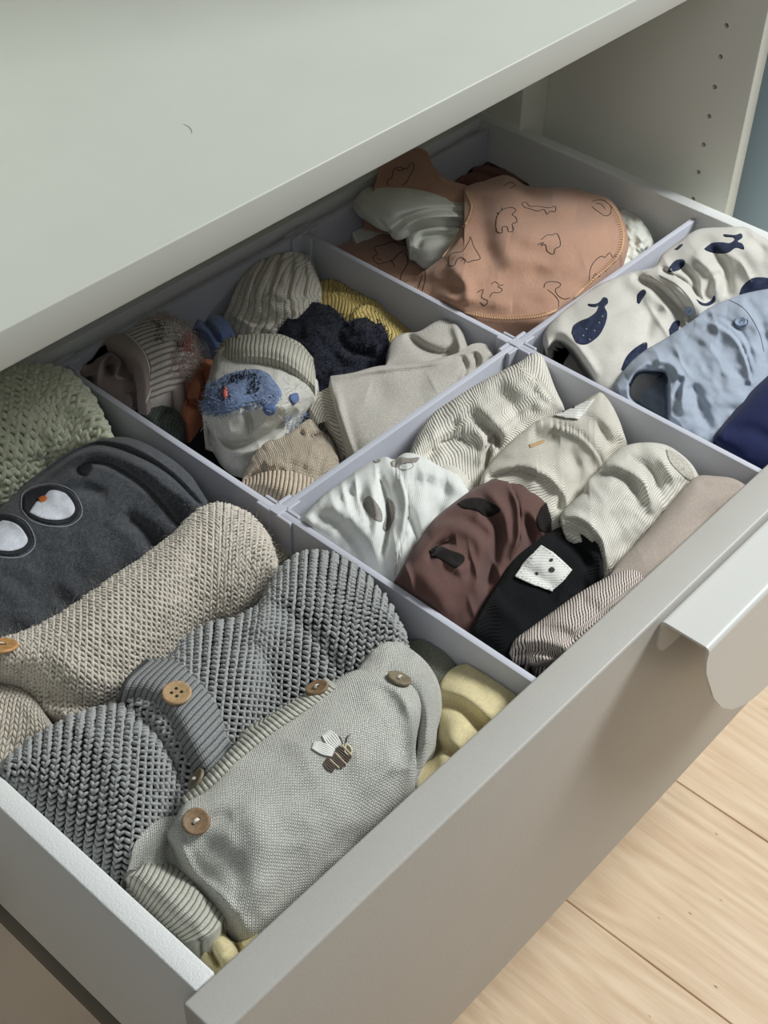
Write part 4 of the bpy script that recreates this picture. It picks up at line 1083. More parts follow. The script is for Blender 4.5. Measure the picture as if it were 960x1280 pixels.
g = garment('heather_trousers', (850, 650), -0.04, 'heather beige smooth jersey rolled against the drawer front', 'trousers', GT)
c = Cloth([(750, 735), (790, 760), (840, 745), (900, 690), (950, 630)],
          [(757, 725), (772, 704), (800, 674), (838, 630), (856, 608), (872, 595), (895, 595), (916, 598), (936, 608)], step=1.4)
c.roll([-3.3, -3.0, -3.0, -3.4], [2.5, 3.0, 3.2, 2.8], lcap=0.05, rcap=0.08, phi=58, rz=0.4)
c.folds([([(800, 690), (850, 660), (900, 640)], 14, -1.0, 'g'), ([(870, 604), (895, 610), (925, 606)], 4, -1.6, 'g')]).noise(0.6, 24, -45, 2.4, 37).build('body', M['heather'], g)

g = garment('striped_leggings', (720, 770), -0.04, 'beige leggings with thin dark brown stripes rolled nearest the drawer front', 'leggings', GT)
c = Cloth([(636, 822), (644, 834), (660, 832), (672, 850), (700, 850), (760, 800), (840, 710)],
          [(637, 812), (644, 799), (664, 784), (690, 765), (724, 741), (761, 720), (797, 704), (824, 696), (832, 700)], step=1.1)
c.roll([-2.9, -2.5, -2.5, -2.9], [2.4, 2.7, 2.6, 1.9], lcap=0.14, rcap=0.05, phi=59, lz=0.7, rz=0.3)
c.folds([([(642, 806), (670, 800), (705, 808), (712, 822)], 5, 2.2, 'g'), ([(640, 818), (668, 812), (695, 820), (700, 832)], 4, -3.4, 'g'), ([(664, 786), (700, 790), (722, 800)], 6, -1.4, 'g'), ([(724, 752), (750, 760)], 8, -1.0, 'g')])
c.pit([(650, 836), (664, 830), (684, 826), (700, 826), (704, 842), (680, 860), (652, 850)], 22, 5)
c.noise(0.5, 16, 0, 1.8, 38).build('body', M['stripe'], g, uvrot=4)

# ================================================================== front right box
BOX[:] = [0.6177, 0.9112, 0.0010, 0.2574]
GR = 'baby clothes rolled in the front right box'
g = garment('whale_sleepsuit', (800, 400), -0.04, 'oatmeal sleepsuit printed with navy whales, rolled along the divider', 'sleepsuit', GR)
c = Cloth([(690, 470), (735, 500), (780, 510), (840, 460), (900, 420), (980, 390), (1060, 340)],
          [(676, 424), (690, 400), (715, 376), (745, 357), (783, 342), (806, 337), (820, 332), (828, 318), (846, 304), (872, 287), (905, 284), (932, 284), (948, 293), (966, 302), (1010, 318), (1060, 340)][:-1], step=1.35)
c.roll([-3.4, -3.1, -3.0, -2.8, -3.2], [3.0, 3.6, 3.8, 4.4, 4.2], lcap=0.03, rcap=0.06, phi=54, rz=0.6)
c.folds([([(804, 338), (830, 346), (856, 366), (872, 390), (868, 402)], 12, 5.0, 'g'), ([(790, 344), (820, 362), (848, 392), (850, 410)], 5, -5.0, 'g'), ([(824, 336), (856, 352), (880, 378)], 3, -4.0, 'g'),
         ([(846, 330), (866, 350), (872, 374)], 5, -3.6, 'g'), ([(884, 306), (906, 336), (910, 372)], 7, -3.0, 'g'), ([(866, 318), (892, 344), (896, 380)], 7, 3.0, 'g'), ([(880, 372), (890, 350), (900, 340)], 5, -3, 'g'),
         ([(770, 352), (800, 378), (815, 400)], 12, -2.0, 'g'), ([(806, 430), (812, 400), (830, 384)], 9, -2.4, 'g'), ([(924, 286), (940, 300), (960, 320)], 7, -2.4, 'g'), ([(930, 300), (960, 330), (975, 350)], 12, 1.6, 'g'),
         ([(680, 424), (700, 414), (722, 432), (748, 470)], 6, 2.0, 'g')])
c.pit([(682, 436), (694, 424), (712, 430), (730, 452), (748, 484), (736, 510), (690, 480)], 60, 9)
c.noise(1.4, 30, -30, 1.6, 41).wrinkle(3.2, 24, 55, 2.6, 86).build('body', M['whale'], g)
WH = lambda L: patch(c, L, 'whale_print', M['ink'], g, off=0.00015, thick=0.0001, step=1.7)
WH([(714, 416), (717, 407), (726, 401), (736, 397), (745, 390), (748, 382), (745, 384), (737, 383), (735, 380), (744, 380), (750, 377), (754, 372), (759, 373), (760, 379), (756, 384), (759, 392), (757, 404), (750, 418), (740, 427), (730, 431), (720, 428)])
WH([(880, 311), (890, 304), (902, 303), (912, 304), (918, 300), (916, 297), (906, 296), (905, 293), (918, 294), (926, 292), (928, 297), (922, 302), (928, 305), (930, 312), (920, 310), (910, 316), (896, 317), (884, 314)])
WH([(834, 341), (838, 332), (846, 325), (855, 325), (856, 331), (848, 338)])
WH([(796, 378), (797, 368), (804, 362), (808, 366), (803, 374), (799, 380)])
WH([(776, 462), (783, 446), (795, 434), (808, 428), (808, 438), (800, 450), (786, 466)])
WH([(924, 368), (928, 358), (940, 348), (956, 347), (975, 352), (978, 364), (960, 366), (940, 372)])
WH([(870, 374), (880, 379), (888, 376), (893, 369), (894, 376), (886, 382), (876, 381)])
WH([(836, 412), (842, 402), (850, 402), (846, 416), (838, 420)])
WH([(843, 312), (850, 306), (854, 306), (848, 312)])
spk = [[(728 + dx, 419 + dy), (729.4 + dx, 420 + dy), (730 + dx, 420.6 + dy)] for dx, dy in [(0, 0), (8, 5), (14, -6), (20, -16), (4, -8), (24, -24)]]
stroke(c, spk, 'print_speckle', M['thread'], g, 0.0004, 0.0004)
stroke(c, [[(824, 344), (846, 356), (864, 376), (872, 396)], [(812, 344), (836, 360), (856, 384), (862, 402)]], 'seam', M['whale'], g, 0.0008, 0.0)
button(c, (862, 388), 0.0042, M['snap'], g, 2, thread=False, raise_=0.0)

g = garment('blue_sleepsuit', (850, 460), -0.04, 'light blue jersey sleepsuit with a round snap, rolled beside the whale one', 'sleepsuit', GR)
c = Cloth([(778, 505), (820, 560), (880, 580), (930, 560), (1000, 500), (1050, 450)],
          [(765, 484), (786, 455), (806, 438), (830, 424), (866, 400), (884, 386), (910, 374), (934, 366), (965, 360), (1020, 350)], step=1.35)
c.roll([-3.6, -3.2, -3.2, -3.4], [2.8, 3.5, 3.8, 3.8], lcap=0.03, rcap=0.0, phi=56)
c.folds([([(868, 400), (896, 404), (922, 424), (936, 456), (940, 480)], 9, 4.5, 's'), ([(874, 396), (904, 398), (930, 420), (944, 456)], 3, -1, 'g'), ([(782, 470), (810, 452), (836, 452), (850, 474), (852, 520)], 6, 3.0, 'g'),
         ([(862, 416), (892, 430), (914, 470), (912, 510)], 12, 1.4, 'g'), ([(846, 500), (852, 470)], 4, -4, 'g'), ([(866, 480), (880, 520), (890, 540)], 8, -2.6, 'g'), ([(910, 384), (940, 390), (970, 420)], 12, 1.6, 'g'), ([(930, 374), (952, 400), (962, 440)], 8, -2.2, 'g')])
c.pit([(784, 480), (796, 464), (816, 462), (834, 464), (838, 490), (836, 530), (812, 520), (786, 500)], 40, 8)
c.noise(1.2, 15, 30, 1.5, 42).wrinkle(2.8, 20, 60, 3.0, 87).build('body', M['blue'], g)
patch(c, [(786, 480), (797, 466), (815, 464), (832, 468), (834, 480), (826, 472), (806, 484), (794, 492)], 'lining', M['blue_d'], g, off=0.0003, thick=0.0003)
stroke(c, [[(905, 372), (930, 386), (948, 414), (955, 440)]], 'seam', M['blue_d'], g, 0.0004, 0.0)
button(c, (926, 403), 0.0052, M['snap'], g, 2, thread=False, raise_=0.0)
stroke(c, [[(926 + 9 * math.cos(a), 403 + 5.5 * math.sin(a)) for a in np.linspace(0, 6.28, 14)]], 'snap_ring', M['blue_d'], g, 0.0004, 0.0004)

g = garment('navy_top', (940, 520), -0.04, 'dark navy jersey rolled near the right edge beside the light blue one', 'top', GR)
c = Cloth([(896, 560), (940, 600), (1000, 600), (1060, 540)], [(892, 546), (908, 526), (930, 500), (952, 476), (985, 450), (1040, 420)], step=1.6)
c.roll([-3.6, -3.4, -3.5], [2.6, 3.2, 3.4], lcap=0.08, rcap=0.0, phi=57, lz=0.4)
c.folds([([(905, 540), (940, 538), (980, 560)], 10, -1.4, 'g')]).noise(0.8, 24, -40, 2, 43).build('body', M['navy'], g)

# ================================================================== back middle box: hats, socks, mittens
BOX[:] = [0.3117, 0.6111, 0.2640, 0.5324]
GS = 'hats and socks in the back middle box'
g = garment('dark_socks', (260, 540), -0.08, 'black socks lying deep at the bottom of the hat and sock box', 'socks', GS)
c = Cloth([(200, 560), (290, 625), (400, 600), (480, 520)], [(180, 490), (260, 430), (380, 440), (470, 440)], step=3)
c.grid([[-9.5, -9, -9.2, -9.5], [-8, -7.4, -7.6, -8.4], [-8.8, -8.4, -8.4, -9]]).noise(5, 30, 20, 1.4, 50).build('body', M['blacksock'], g)

g = garment('ribbed_beanie', (345, 360), -0.04, 'cream woollen ribbed beanie standing in the back corner of its box', 'hat', GS)
c = Cloth([(278, 398), (296, 416), (325, 430), (352, 428), (392, 400)], [(330, 318), (338, 304), (350, 300), (364, 306), (378, 316), (388, 320), (396, 340)], L=[(286, 380), (300, 348), (318, 326)], R=[(402, 385), (400, 360)], step=1.3)
c.grid([[-4.8, -4.4, -4.4, -4.6, -5.2], [-3.2, -2.6, -2.6, -2.8, -4.2], [-2.4, -1.2, -1.0, -1.6, -3.6], [-2.0, -1.2, -1.0, -1.6, -3.0], [-3.2, -2.6, -2.6, -2.8, -3.8]])
c.folds([([(340, 312), (322, 345), (312, 385)], 3, -2.4, 'g'), ([(352, 312), (342, 345), (334, 370)], 3, -3.0, 'g'), ([(366, 318), (364, 345), (358, 375)], 3, -3.2, 'g'), ([(380, 326), (382, 350), (378, 378)], 3, -2.8, 'g'),
         ([(300, 392), (330, 405), (370, 392)], 8, -1.8, 'g'), ([(334, 360), (350, 368), (370, 364)], 7, 2.0, 'g'), ([(284, 390), (310, 405), (345, 412)], 4, 1.2, 'g')])
c.noise(1.2, 20, 60, 1.5, 51).build('crown', M['beanie'], g); fuzz(c, 500, 0.004, M['fibre'], g, 0.00005)

g = garment('mustard_sock', (440, 380), -0.05, 'mustard yellow ribbed sock bundle behind the navy fuzzy hat', 'sock', GS)
c = Cloth([(396, 400), (430, 420), (470, 425), (512, 440), (520, 430)], [(398, 370), (399, 356), (408, 349), (424, 350), (440, 362), (458, 364), (470, 372), (484, 386), (500, 400), (516, 415)], step=1.2)
c.grid([[-5.0, -4.4, -4.2, -4.6], [-4.0, -3.2, -3.6, -4.6], [-4.6, -4.2, -4.6, -5.6]])
c.folds([([(398, 370), (425, 364), (462, 372), (482, 382)], 5, 4.5, 's'), ([(436, 392), (460, 380), (488, 392)], 5, 4.0, 's'), ([(412, 352), (424, 366)], 3, -3, 'g')]).build('body', M['mustard'], g, uvrot=10)

g = garment('boucle_hat', (430, 420), -0.04, 'dark navy fluffy boucle hat in the middle of the sock box', 'hat', GS)
c = Cloth([(368, 440), (390, 500), (430, 490), (470, 470), (490, 445)], [(346, 410), (354, 394), (368, 384), (384, 378), (400, 379), (418, 386), (434, 402), (448, 394), (462, 392), (474, 400), (483, 414)], L=[(352, 424)], R=[(487, 430)], step=1.3)
c.grid([[-5.4, -5.0, -5.0, -5.2], [-3.4, -2.6, -3.0, -3.8], [-3.0, -2.0, -2.6, -3.0], [-3.8, -2.8, -3.2, -4.0]])
c.folds([([(434, 404), (424, 420), (440, 440), (470, 440)], 6, -6, 'g'), ([(380, 400), (376, 430)], 8, -3, 'g'), ([(440, 410), (462, 412)], 8, 3, 'g'), ([(400, 430), (440, 460), (476, 450)], 9, -3, 'g')])
c.noise(1.5, 12, 0, 1, 53).build('body', M['navyfuzz'], g)
fuzz(c, 2600, 0.0045, M['fibre_n'], g, 0.00035, 1.2, 'boucle_loops', curl=2.6)

g = garment('folded_sock', (325, 490), -0.03, 'off white sock with a shaggy blue knitted face, folded beneath its stone ribbed cuff', 'sock', GS)
c = Cloth([(262, 540), (278, 560), (302, 573), (336, 566), (366, 548), (384, 520)], [(264, 470), (272, 440), (290, 432), (325, 432), (355, 440), (378, 455), (393, 472)], L=[(253, 520), (256, 496)], R=[(391, 496)], step=1.15)
c.grid([[-4.0, -4.0, -3.8, -4.0, -4.6], [-1.6, -1.0, -0.8, -1.0, -2.6], [-0.8, 0.8, 1.0, 0.6, -1.6], [-0.8, 0.6, 1.0, 0.6, -1.2], [-1.6, 0.0, 0.2, -0.2, -1.8]])
c.folds([([(262, 525), (282, 552), (310, 552), (345, 536), (372, 512)], 5, -5, 'g'), ([(306, 506), (312, 530), (314, 550)], 4, -3.2, 'g'), ([(264, 540), (290, 566), (330, 560), (362, 540)], 5, 3, 'g'), ([(320, 515), (345, 510), (372, 500)], 7, 2, 'g')])
c.noise(0.8, 16, 0, 1.2, 54).wrinkle(2.0, 18, 80, 2.0, 89).build('foot', M['sockw'], g, floor=-0.075, skirt=0.9)
cu = Cloth([(270, 460), (290, 448), (325, 446), (356, 454), (378, 468), (394, 484)], [(272, 440), (286, 424), (312, 418), (345, 420), (372, 432), (388, 448), (394, 466)], step=1.1)
cu.grid([[-0.6, 1.2, 1.5, 1.1, -0.8], [-0.5, 1.5, 1.9, 1.4, -0.6], [-1.4, 0.2, 0.6, 0.1, -1.6]]); cu.build('cuff', M['sockcuff'], g, floor=-0.03, skirt=0.02)
cv = Cloth([(296, 426), (330, 424), (366, 436), (390, 456)], [(296, 419), (325, 417), (350, 419), (374, 428), (392, 448)], step=1.1)
cv.grid([[0.6, 1.0, 0.6, -0.8], [0.1, 0.4, 0.1, -1.4]]); cv.build('cuff', M['sockcuff'], g, floor=-0.03, skirt=0.02)
face = patch(c, [(255, 508), (262, 488), (276, 474), (296, 466), (318, 463), (334, 468), (346, 482), (352, 494), (346, 506), (332, 508), (318, 503), (300, 510), (284, 516), (266, 514)], 'face_patch', M['bluefuzz'], g, off=0.0004, thick=0.001, bulge=0.001)
face['label'] = 'shaggy blue face patch'
inp = lambda poly: (lambda x, y: sum(((a[1] > y) != (b[1] > y)) and (x < (b[0] - a[0]) * (y - a[1]) / (b[1] - a[1] + 1e-9) + a[0]) for a, b in zip(poly, poly[1:] + poly[:1])) % 2 == 1)
fuzz(c, 900, 0.007, M['fibre_b'], g, 0.00028, 0.9, 'blue_loops', curl=1.8, region=inp([(254, 512), (262, 486), (278, 472), (300, 466), (300, 476), (282, 486), (274, 500), (300, 506), (340, 500), (350, 494), (344, 508), (300, 514), (270, 520)]))
fuzz(c, 420, 0.006, M['fibre_k'], g, 0.00045, 0.9, 'black_loops', curl=2.0, region=inp([(274, 498), (282, 478), (300, 470), (322, 470), (326, 480), (320, 496), (310, 496), (314, 480), (304, 478), (290, 482), (284, 492), (292, 500), (282, 506)]))
patch(c, [(280, 488), (284, 487), (286, 498), (283, 502), (280, 498)], 'nose_stitch', M['coral'], g, off=0.002, thick=0.0012, bulge=0.001, step=1.2)
patch(c, [(362, 494), (370, 492), (372, 500), (366, 505), (361, 500)], 'blue_eye', M['blueknit'], g, off=0.0006, thick=0.001, bulge=0.001, step=1.2)
patch(c, [(331, 508), (342, 506), (344, 514), (336, 518), (330, 514)], 'blue_eye', M['blueknit'], g, off=0.0006, thick=0.001, bulge=0.001, step=1.2)
fuzz(c, 60, 0.012, M['thread'], g, 0.0002, 0.9, 'loose_threads', curl=2.0, region=lambda x, y: 320 < x < 380 and 480 < y < 520 or x < 262 and y > 520)
fuzz(c, 160, 0.006, M['fibre_b'], g, 0.00025, 0.9, 'blue_loops', curl=1.6, region=lambda x, y: x > 355 and y > 515)

g = garment('stone_leggings', (500, 480), -0.03, 'stone grey wool leggings folded along the divider beside the navy hat', 'leggings', GS)
cb_ = Cloth([(478, 470), (520, 480), (575, 475), (600, 455)], [(484, 448), (486, 434), (494, 421), (508, 416), (524, 414), (545, 402), (562, 398), (576, 406), (582, 424), (586, 440)], step=1.3)
cb_.grid([[-3.4, -3.0, -3.0, -3.6], [-2.0, -1.6, -1.8, -2.6], [-2.8, -2.2, -2.0, -3.0]])
cb_.folds([([(506, 418), (530, 436), (556, 442), (574, 432)], 6, -5.0, 'g'), ([(566, 402), (574, 425), (570, 445)], 6, 3.0, 'g')]).build('leg', M['greybeige'], g)
cl = Cloth([(411, 540), (428, 568), (445, 578)], [(382, 500), (396, 492), (414, 482)], L=[(388, 512), (398, 530)], R=[(438, 550), (425, 510)], step=1.2)
cl.grid([[-3.8, -3.6, -3.4], [-2.6, -2.2, -2.0], [-2.6, -2.2, -2.2]]); cl.build('waistband', M['greyrib'], g, uvrot=90)
c = Cloth([(434, 582), (470, 600), (520, 560), (570, 515), (612, 480), (626, 462)], [(413, 470), (440, 466), (470, 458), (500, 455), (530, 452), (556, 446), (574, 440), (590, 430), (606, 430), (615, 442)], L=[(432, 560), (424, 520), (416, 490)], step=1.3)
c.grid([[-3.6, -3.4, -3.4, -3.6, -4.0], [-1.8, -1.4, -1.5, -1.8, -2.8], [-1.0, -0.8, -0.8, -1.0, -2.0], [-1.4, -1.2, -1.2, -1.0, -2.2]])
c.folds([([(416, 472), (470, 462), (530, 455), (566, 448)], 5, 2.4, 'g'), ([(575, 444), (582, 460), (574, 485)], 5, -3.5, 'g'), ([(590, 440), (596, 452), (590, 470)], 5, -4, 'g'), ([(418, 480), (430, 530), (444, 575)], 5, 1.8, 'g'), ([(460, 490), (500, 500), (540, 480)], 18, -1.8, 'g')])
c.noise(1.0, 28, -20, 1.6, 55).wrinkle(2.0, 30, -30, 2.0, 90).build('body', M['greybeige'], g, uvrot=-10); fuzz(c, 500, 0.004, M['fibre'], g, 0.00005)

g = garment('cable_hat', (365, 585), -0.04, 'beige knitted baby hat with folded ribbed brim in the near corner of the sock box', 'hat', GS)
c = Cloth([(302, 606), (330, 600), (370, 610), (405, 600), (424, 580)], [(304, 594), (316, 570), (334, 552), (358, 545), (376, 530), (388, 524), (399, 536), (414, 548), (421, 566)], step=1.2)
c.grid([[-2.8, -2.2, -2.2, -3.0], [-2.4, -1.2, -1.4, -2.8], [-3.0, -2.2, -2.4, -3.6]])
c.folds([([(372, 538), (384, 546), (402, 542)], 4, -3, 'g'), ([(330, 580), (360, 572), (400, 582)], 6, 1.6, 'g')]).noise(1.2, 10, 40, 1.3, 56).build('crown', M['hatbeige'], g)
c = Cloth([(300, 614), (335, 622), (372, 634), (400, 616)], [(302, 602), (330, 590), (362, 588), (392, 598), (408, 604)], step=1.1)
c.grid([[-3.0, -2.0, -2.0, -2.6], [-2.0, -1.1, -1.2, -2.0], [-2.2, -1.3, -1.5, -2.4]]); c.build('brim', M['hatrib'], g)
c = Cloth([(310, 640), (350, 650), (380, 640)], [(306, 610), (345, 618), (385, 620)], step=1.4)
c.grid([[-4.4, -3.8, -4.0], [-3.2, -2.8, -3.0]]); c.build('brim', M['hatrib'], g)

g = garment('striped_sock', (170, 450), -0.03, 'mauve and cream striped sock ball with shaggy trim at the left end of its box', 'sock', GS)
ci = Cloth([(92, 476), (120, 500), (160, 512), (176, 512)], [(90, 466), (98, 446), (112, 434), (130, 432), (150, 434), (172, 450)], step=1.2)
ci.grid([[-4.6, -4.0, -3.8, -4.6], [-3.4, -2.4, -2.2, -3.4], [-3.4, -2.6, -2.6, -3.0]])
ci.folds([([(122, 492), (124, 460), (138, 442), (150, 452), (144, 470), (160, 472), (174, 464)], 4.5, 5.0, 'g'), ([(96, 470), (108, 450), (126, 440)], 5, 3, 'g'), ([(136, 456), (140, 468)], 4, -7, 'g'), ([(112, 470), (116, 490)], 4, -6, 'g'), ([(160, 490), (166, 510)], 4, 4, 'g')])
ci.build('toe', M['mauve'], g)
c = Cloth([(176, 504), (196, 498), (220, 486), (240, 470)], [(140, 410), (160, 398), (188, 390), (210, 394), (232, 406), (244, 424), (248, 446)], L=[(186, 480), (188, 455), (175, 430), (158, 416)], R=[(246, 460)], step=1.1)
c.grid([[-3.4, -3.2, -3.2, -4.2], [-1.4, -1.0, -1.4, -3.2], [-0.6, -0.2, -0.8, -2.8], [-1.4, -1.2, -1.8, -3.4]]).build('leg', M['mauve_str'], g, uvrot=88)
fuzz(c, 900, 0.008, M['fibre_m'], g, 0.00028, 1.0, 'shaggy_trim', curl=2.0, region=lambda x, y: (y < 404 and x > 150) or (x > 212 and y < 470 and x + .2 * y > 305))
fuzz(c, 60, 0.006, M['coral'], g, 0.0004, 0.7, 'coral_loops', curl=1.0, region=lambda x, y: 228 < x < 238 and 420 < y < 440)
fuzz(c, 90, 0.005, M['fibre_k'], g, 0.0003, 0.7, 'black_loops', curl=1.8, region=lambda x, y: 194 < x < 206 and 402 < y < 428 or 220 < x < 230 and 428 < y < 440)
fuzz(c, 120, 0.005, M['thread'], g, 0.0004, 0.7, 'white_loops', curl=1.8, region=lambda x, y: 204 < x < 224 and 404 < y < 426)
cr = Cloth([(92, 452), (118, 434), (140, 438), (164, 456), (170, 480), (172, 508)], [(105, 432), (118, 416), (142, 409), (168, 424), (186, 450), (190, 486)], R=[(184, 508)], step=1.1)
cr.grid([[-2.6, -1.8, -1.4, -1.2, -1.8, -3.4], [-2.0, -0.9, -0.2, -0.1, -0.8, -2.8], [-2.8, -1.6, -1.0, -0.8, -1.4, -3.4]]).build('cuff', M['mauve'], g, floor=-0.05, skirt=0.02)
stroke(cr, [[(122, 417), (144, 411), (168, 426), (184, 450), (188, 484), (182, 504)]], 'cuff_edge', M['thread'], g, 0.0009, 0.0)

g = garment('blue_mitten', (262, 420), -0.05, 'denim blue knitted sock tips with a speckled blue grey band behind the striped sock', 'sock', GS)
c = Cloth([(246, 450), (262, 448), (280, 440)], [(238, 424), (248, 408), (262, 412), (274, 424)], L=[(240, 440)], R=[(280, 432)], step=1.1)
c.grid([[-4.0, -3.8, -4.2], [-2.8, -2.6, -3.2], [-3.0, -2.8, -3.2]]).build('band', M['bluegrey'], g)
c = Cloth([(242, 416), (256, 424), (272, 436), (288, 424)], [(242, 408), (248, 399), (256, 403), (262, 396), (272, 394), (284, 400), (290, 410)], step=1.0)
c.grid([[-3.0, -2.4, -2.4, -3.4], [-2.0, -1.4, -1.4, -2.6], [-2.8, -2.2, -2.2, -3.2]]).folds([([(256, 402), (266, 414), (276, 430)], 3.5, -4.5, 'g')]).build('tips', M['blueknit'], g)

g = garment('orange_sock', (245, 480), -0.05, 'rust orange knitted sock bundle partly hidden by the blue faced sock', 'sock', GS)
c = Cloth([(226, 520), (236, 524), (250, 510), (262, 500)], [(234, 470), (240, 456), (254, 449), (268, 450)], L=[(230, 505), (236, 490)], R=[(270, 470)], step=1.1)
c.grid([[-5.2, -4.6, -4.8], [-4.0, -3.2, -3.6], [-3.8, -3.0, -3.4]]).folds([([(246, 470), (250, 485), (246, 500)], 5, 4, 'g'), ([(254, 462), (260, 480)], 4, -4, 'g'), ([(232, 502), (250, 506)], 4, -5, 'g')]).build('body', M['orange'], g)
g = garment('green_sock', (200, 530), -0.06, 'dark green ribbed sock lying against the divider under the striped sock', 'sock', GS)
c = Cloth([(168, 520), (190, 548), (222, 560)], [(168, 510), (182, 506), (204, 507), (222, 514), (230, 530)], step=1.1)
c.grid([[-5.2, -4.8, -5.0], [-4.4, -3.6, -4.2], [-4.6, -4.2, -5.0]]).folds([([(196, 530), (208, 516), (222, 518)], 4, -3.5, 'g')]).build('body', M['dgreen'], g)

# ================================================================== back right box: bibs and white cottons
BOX[:] = [0.6177, 0.9112, 0.2640, 0.5324]
GB = 'bibs and cotton pieces in the back right box'
g = garment('folded_muslin', (590, 205), -0.04, 'dark rose muslin folded deep in the shaded back corner', 'cloth', GB)
c = Cloth([(560, 235), (620, 240), (665, 235)], [(548, 222), (560, 205), (578, 196), (600, 194), (624, 198), (642, 210), (655, 224)], step=1.4)
c.grid([[-6.0, -6.0, -6.2], [-5.0, -4.4, -5.2], [-5.4, -5.0, -5.6]]).folds([([(556, 216), (590, 203), (630, 212)], 3, -3, 'g'), ([(552, 224), (590, 214), (640, 228)], 3, -3, 'g')]).build('body', M['rose'], g)

g = garment('dinosaur_bib', (520, 220), -0.03, 'terracotta bib with a dark dinosaur outline standing up under the shelf edge', 'bib', GB)
c1 = Cloth([(455, 262), (520, 265), (590, 262)], [(468, 232), (476, 206), (492, 192), (518, 184), (534, 190), (540, 204), (556, 222), (584, 232), (596, 240)], step=1.3)
c1.grid([[-1.6, -1.6, -1.8], [-0.4, 0.2, -1.0], [0.6, 0.6, -1.4]]).folds([([(540, 200), (552, 222), (580, 236)], 6, 2, 'g')]).noise(1, 22, 0, 1.5, 61).build('body', M['bib'], g)
stroke(c1, [[(516, 185), (528, 187), (536, 194)]], 'overlocked_edge', M['bib_edge'], g, 0.0012, 0.0)
stroke(c1, [[(485, 232), (484, 226), (490, 222), (492, 212), (500, 209), (508, 212), (512, 206), (517, 204), (517, 212), (512, 220), (508, 228), (502, 232)], [(494, 210), (500, 214), (506, 210)]], 'dinosaur_outline', M['bib_ink'], g, 0.00045, 0.0001)

g = garment('dinosaur_bib', (460, 320), -0.05, 'terracotta bib with spiky dinosaur outline lying lowest at the left of its box', 'bib', GB)
c2 = Cloth([(410, 322), (450, 345), (500, 375), (535, 385)], [(418, 308), (436, 302), (462, 296), (480, 288), (504, 300), (530, 318), (548, 330)], step=1.3)
c2.grid([[-4.6, -4.4, -4.2, -4.2], [-4.4, -4.0, -3.6, -3.6], [-4.8, -4.6, -4.2, -4.2]]).noise(1, 22, 0, 1.5, 62).build('body', M['bib'], g)
stroke(c2, [[(512, 306), (500, 306), (492, 302), (480, 306), (468, 310), (472, 318), (466, 322), (472, 330), (482, 328), (490, 326), (498, 318), (504, 314)], [(506, 316), (510, 326), (506, 336), (502, 342), (500, 352)], [(488, 324), (494, 334)], [(470, 322), (478, 326)]], 'dinosaur_outline', M['bib_ink'], g, 0.00045, 0.0001)

g = garment('white_leggings', (510, 260), -0.02, 'off white soft cotton leggings folded over and tucked into the terracotta bib', 'leggings', GB)
c3 = Cloth([(484, 284), (496, 292), (530, 280), (595, 282)], [(441, 246), (450, 234), (480, 234), (515, 236), (548, 240), (600, 252)], L=[(466, 268), (446, 256)], step=1.2)
c3.grid([[-0.8, -0.4, -0.6, -2.2], [0.2, 1.2, 0.6, -1.4], [0.2, 0.9, 0.4, -1.6], [-0.6, -0.1, -0.4, -2.0]])
c3.folds([([(484, 288), (510, 270), (545, 262), (590, 264)], 4, -3.5, 'g'), ([(494, 294), (520, 276), (560, 270), (592, 272)], 4, 2.5, 'g'), ([(505, 240), (530, 250), (580, 252)], 4, -1.8, 'g'), ([(450, 240), (480, 258), (500, 270)], 9, 1.0, 'g')]).noise(0.5, 16, -20, 2.4, 63).build('leg', M['offwhite'], g, floor=-0.018, skirt=0.5)
c4 = Cloth([(518, 318), (532, 326), (560, 318), (585, 300)], [(511, 294), (516, 286), (535, 283), (560, 284), (590, 286)], L=[(512, 306)], step=1.2)
c4.grid([[-2.2, -1.8, -1.8, -2.0], [-0.9, -0.5, -0.4, -0.6], [-1.2, -0.8, -0.8, -0.8]]).folds([([(520, 310), (530, 296), (560, 292), (580, 292)], 4, -3.5, 'g'), ([(514, 298), (530, 288), (570, 288)], 3, 1.5, 'g')]).build('leg', M['offwhite'], g, floor=-0.035, skirt=0.5)

g = garment('dinosaur_bib', (680, 300), -0.01, 'large terracotta bib printed with outlined dinosaurs spread on top of its box', 'bib', GB)
c5 = Cloth([(500, 358), (531, 372), (562, 388), (600, 399), (640, 402), (682, 397), (712, 380), (737, 357), (774, 324)],
           [(548, 326), (572, 294), (587, 258), (580, 238), (590, 230), (606, 226), (627, 219), (642, 222), (658, 232), (680, 235), (706, 234), (735, 240), (757, 246), (768, 256), (778, 276), (783, 298)][:-1] + [(783, 298)], L=[(520, 346)], step=1.2)
c5.grid([[-1.8, -1.2, -1.0, -0.9, -0.8, -0.9], [-1.6, 0.0, 0.6, 0.6, 0.4, -0.4], [-0.8, 0.9, 1.2, 1.2, 0.8, -0.2], [-0.4, 1.0, 1.2, 1.0, 0.6, -0.4], [-0.8, 0.0, -0.2, -0.6, -0.8, -1.2]])
c5.folds([([(600, 245), (604, 300), (620, 345)], 16, -4.5, 'g'), ([(580, 340), (625, 350), (690, 345), (730, 330)], 14, -2.2, 'g'), ([(625, 225), (660, 250), (720, 262)], 12, 2.4, 'g'), ([(640, 222), (668, 246), (690, 245)], 8, -3.0, 'g'), ([(560, 330), (580, 350), (585, 380)], 9, 2.4, 'g'),
          ([(540, 362), (580, 376), (640, 382)], 9, 1.6, 'g'), ([(640, 290), (700, 300), (760, 290)], 16, 1.8, 'g'), ([(584, 240), (590, 262), (578, 292), (556, 322)], 4, 1.4, 'g')])
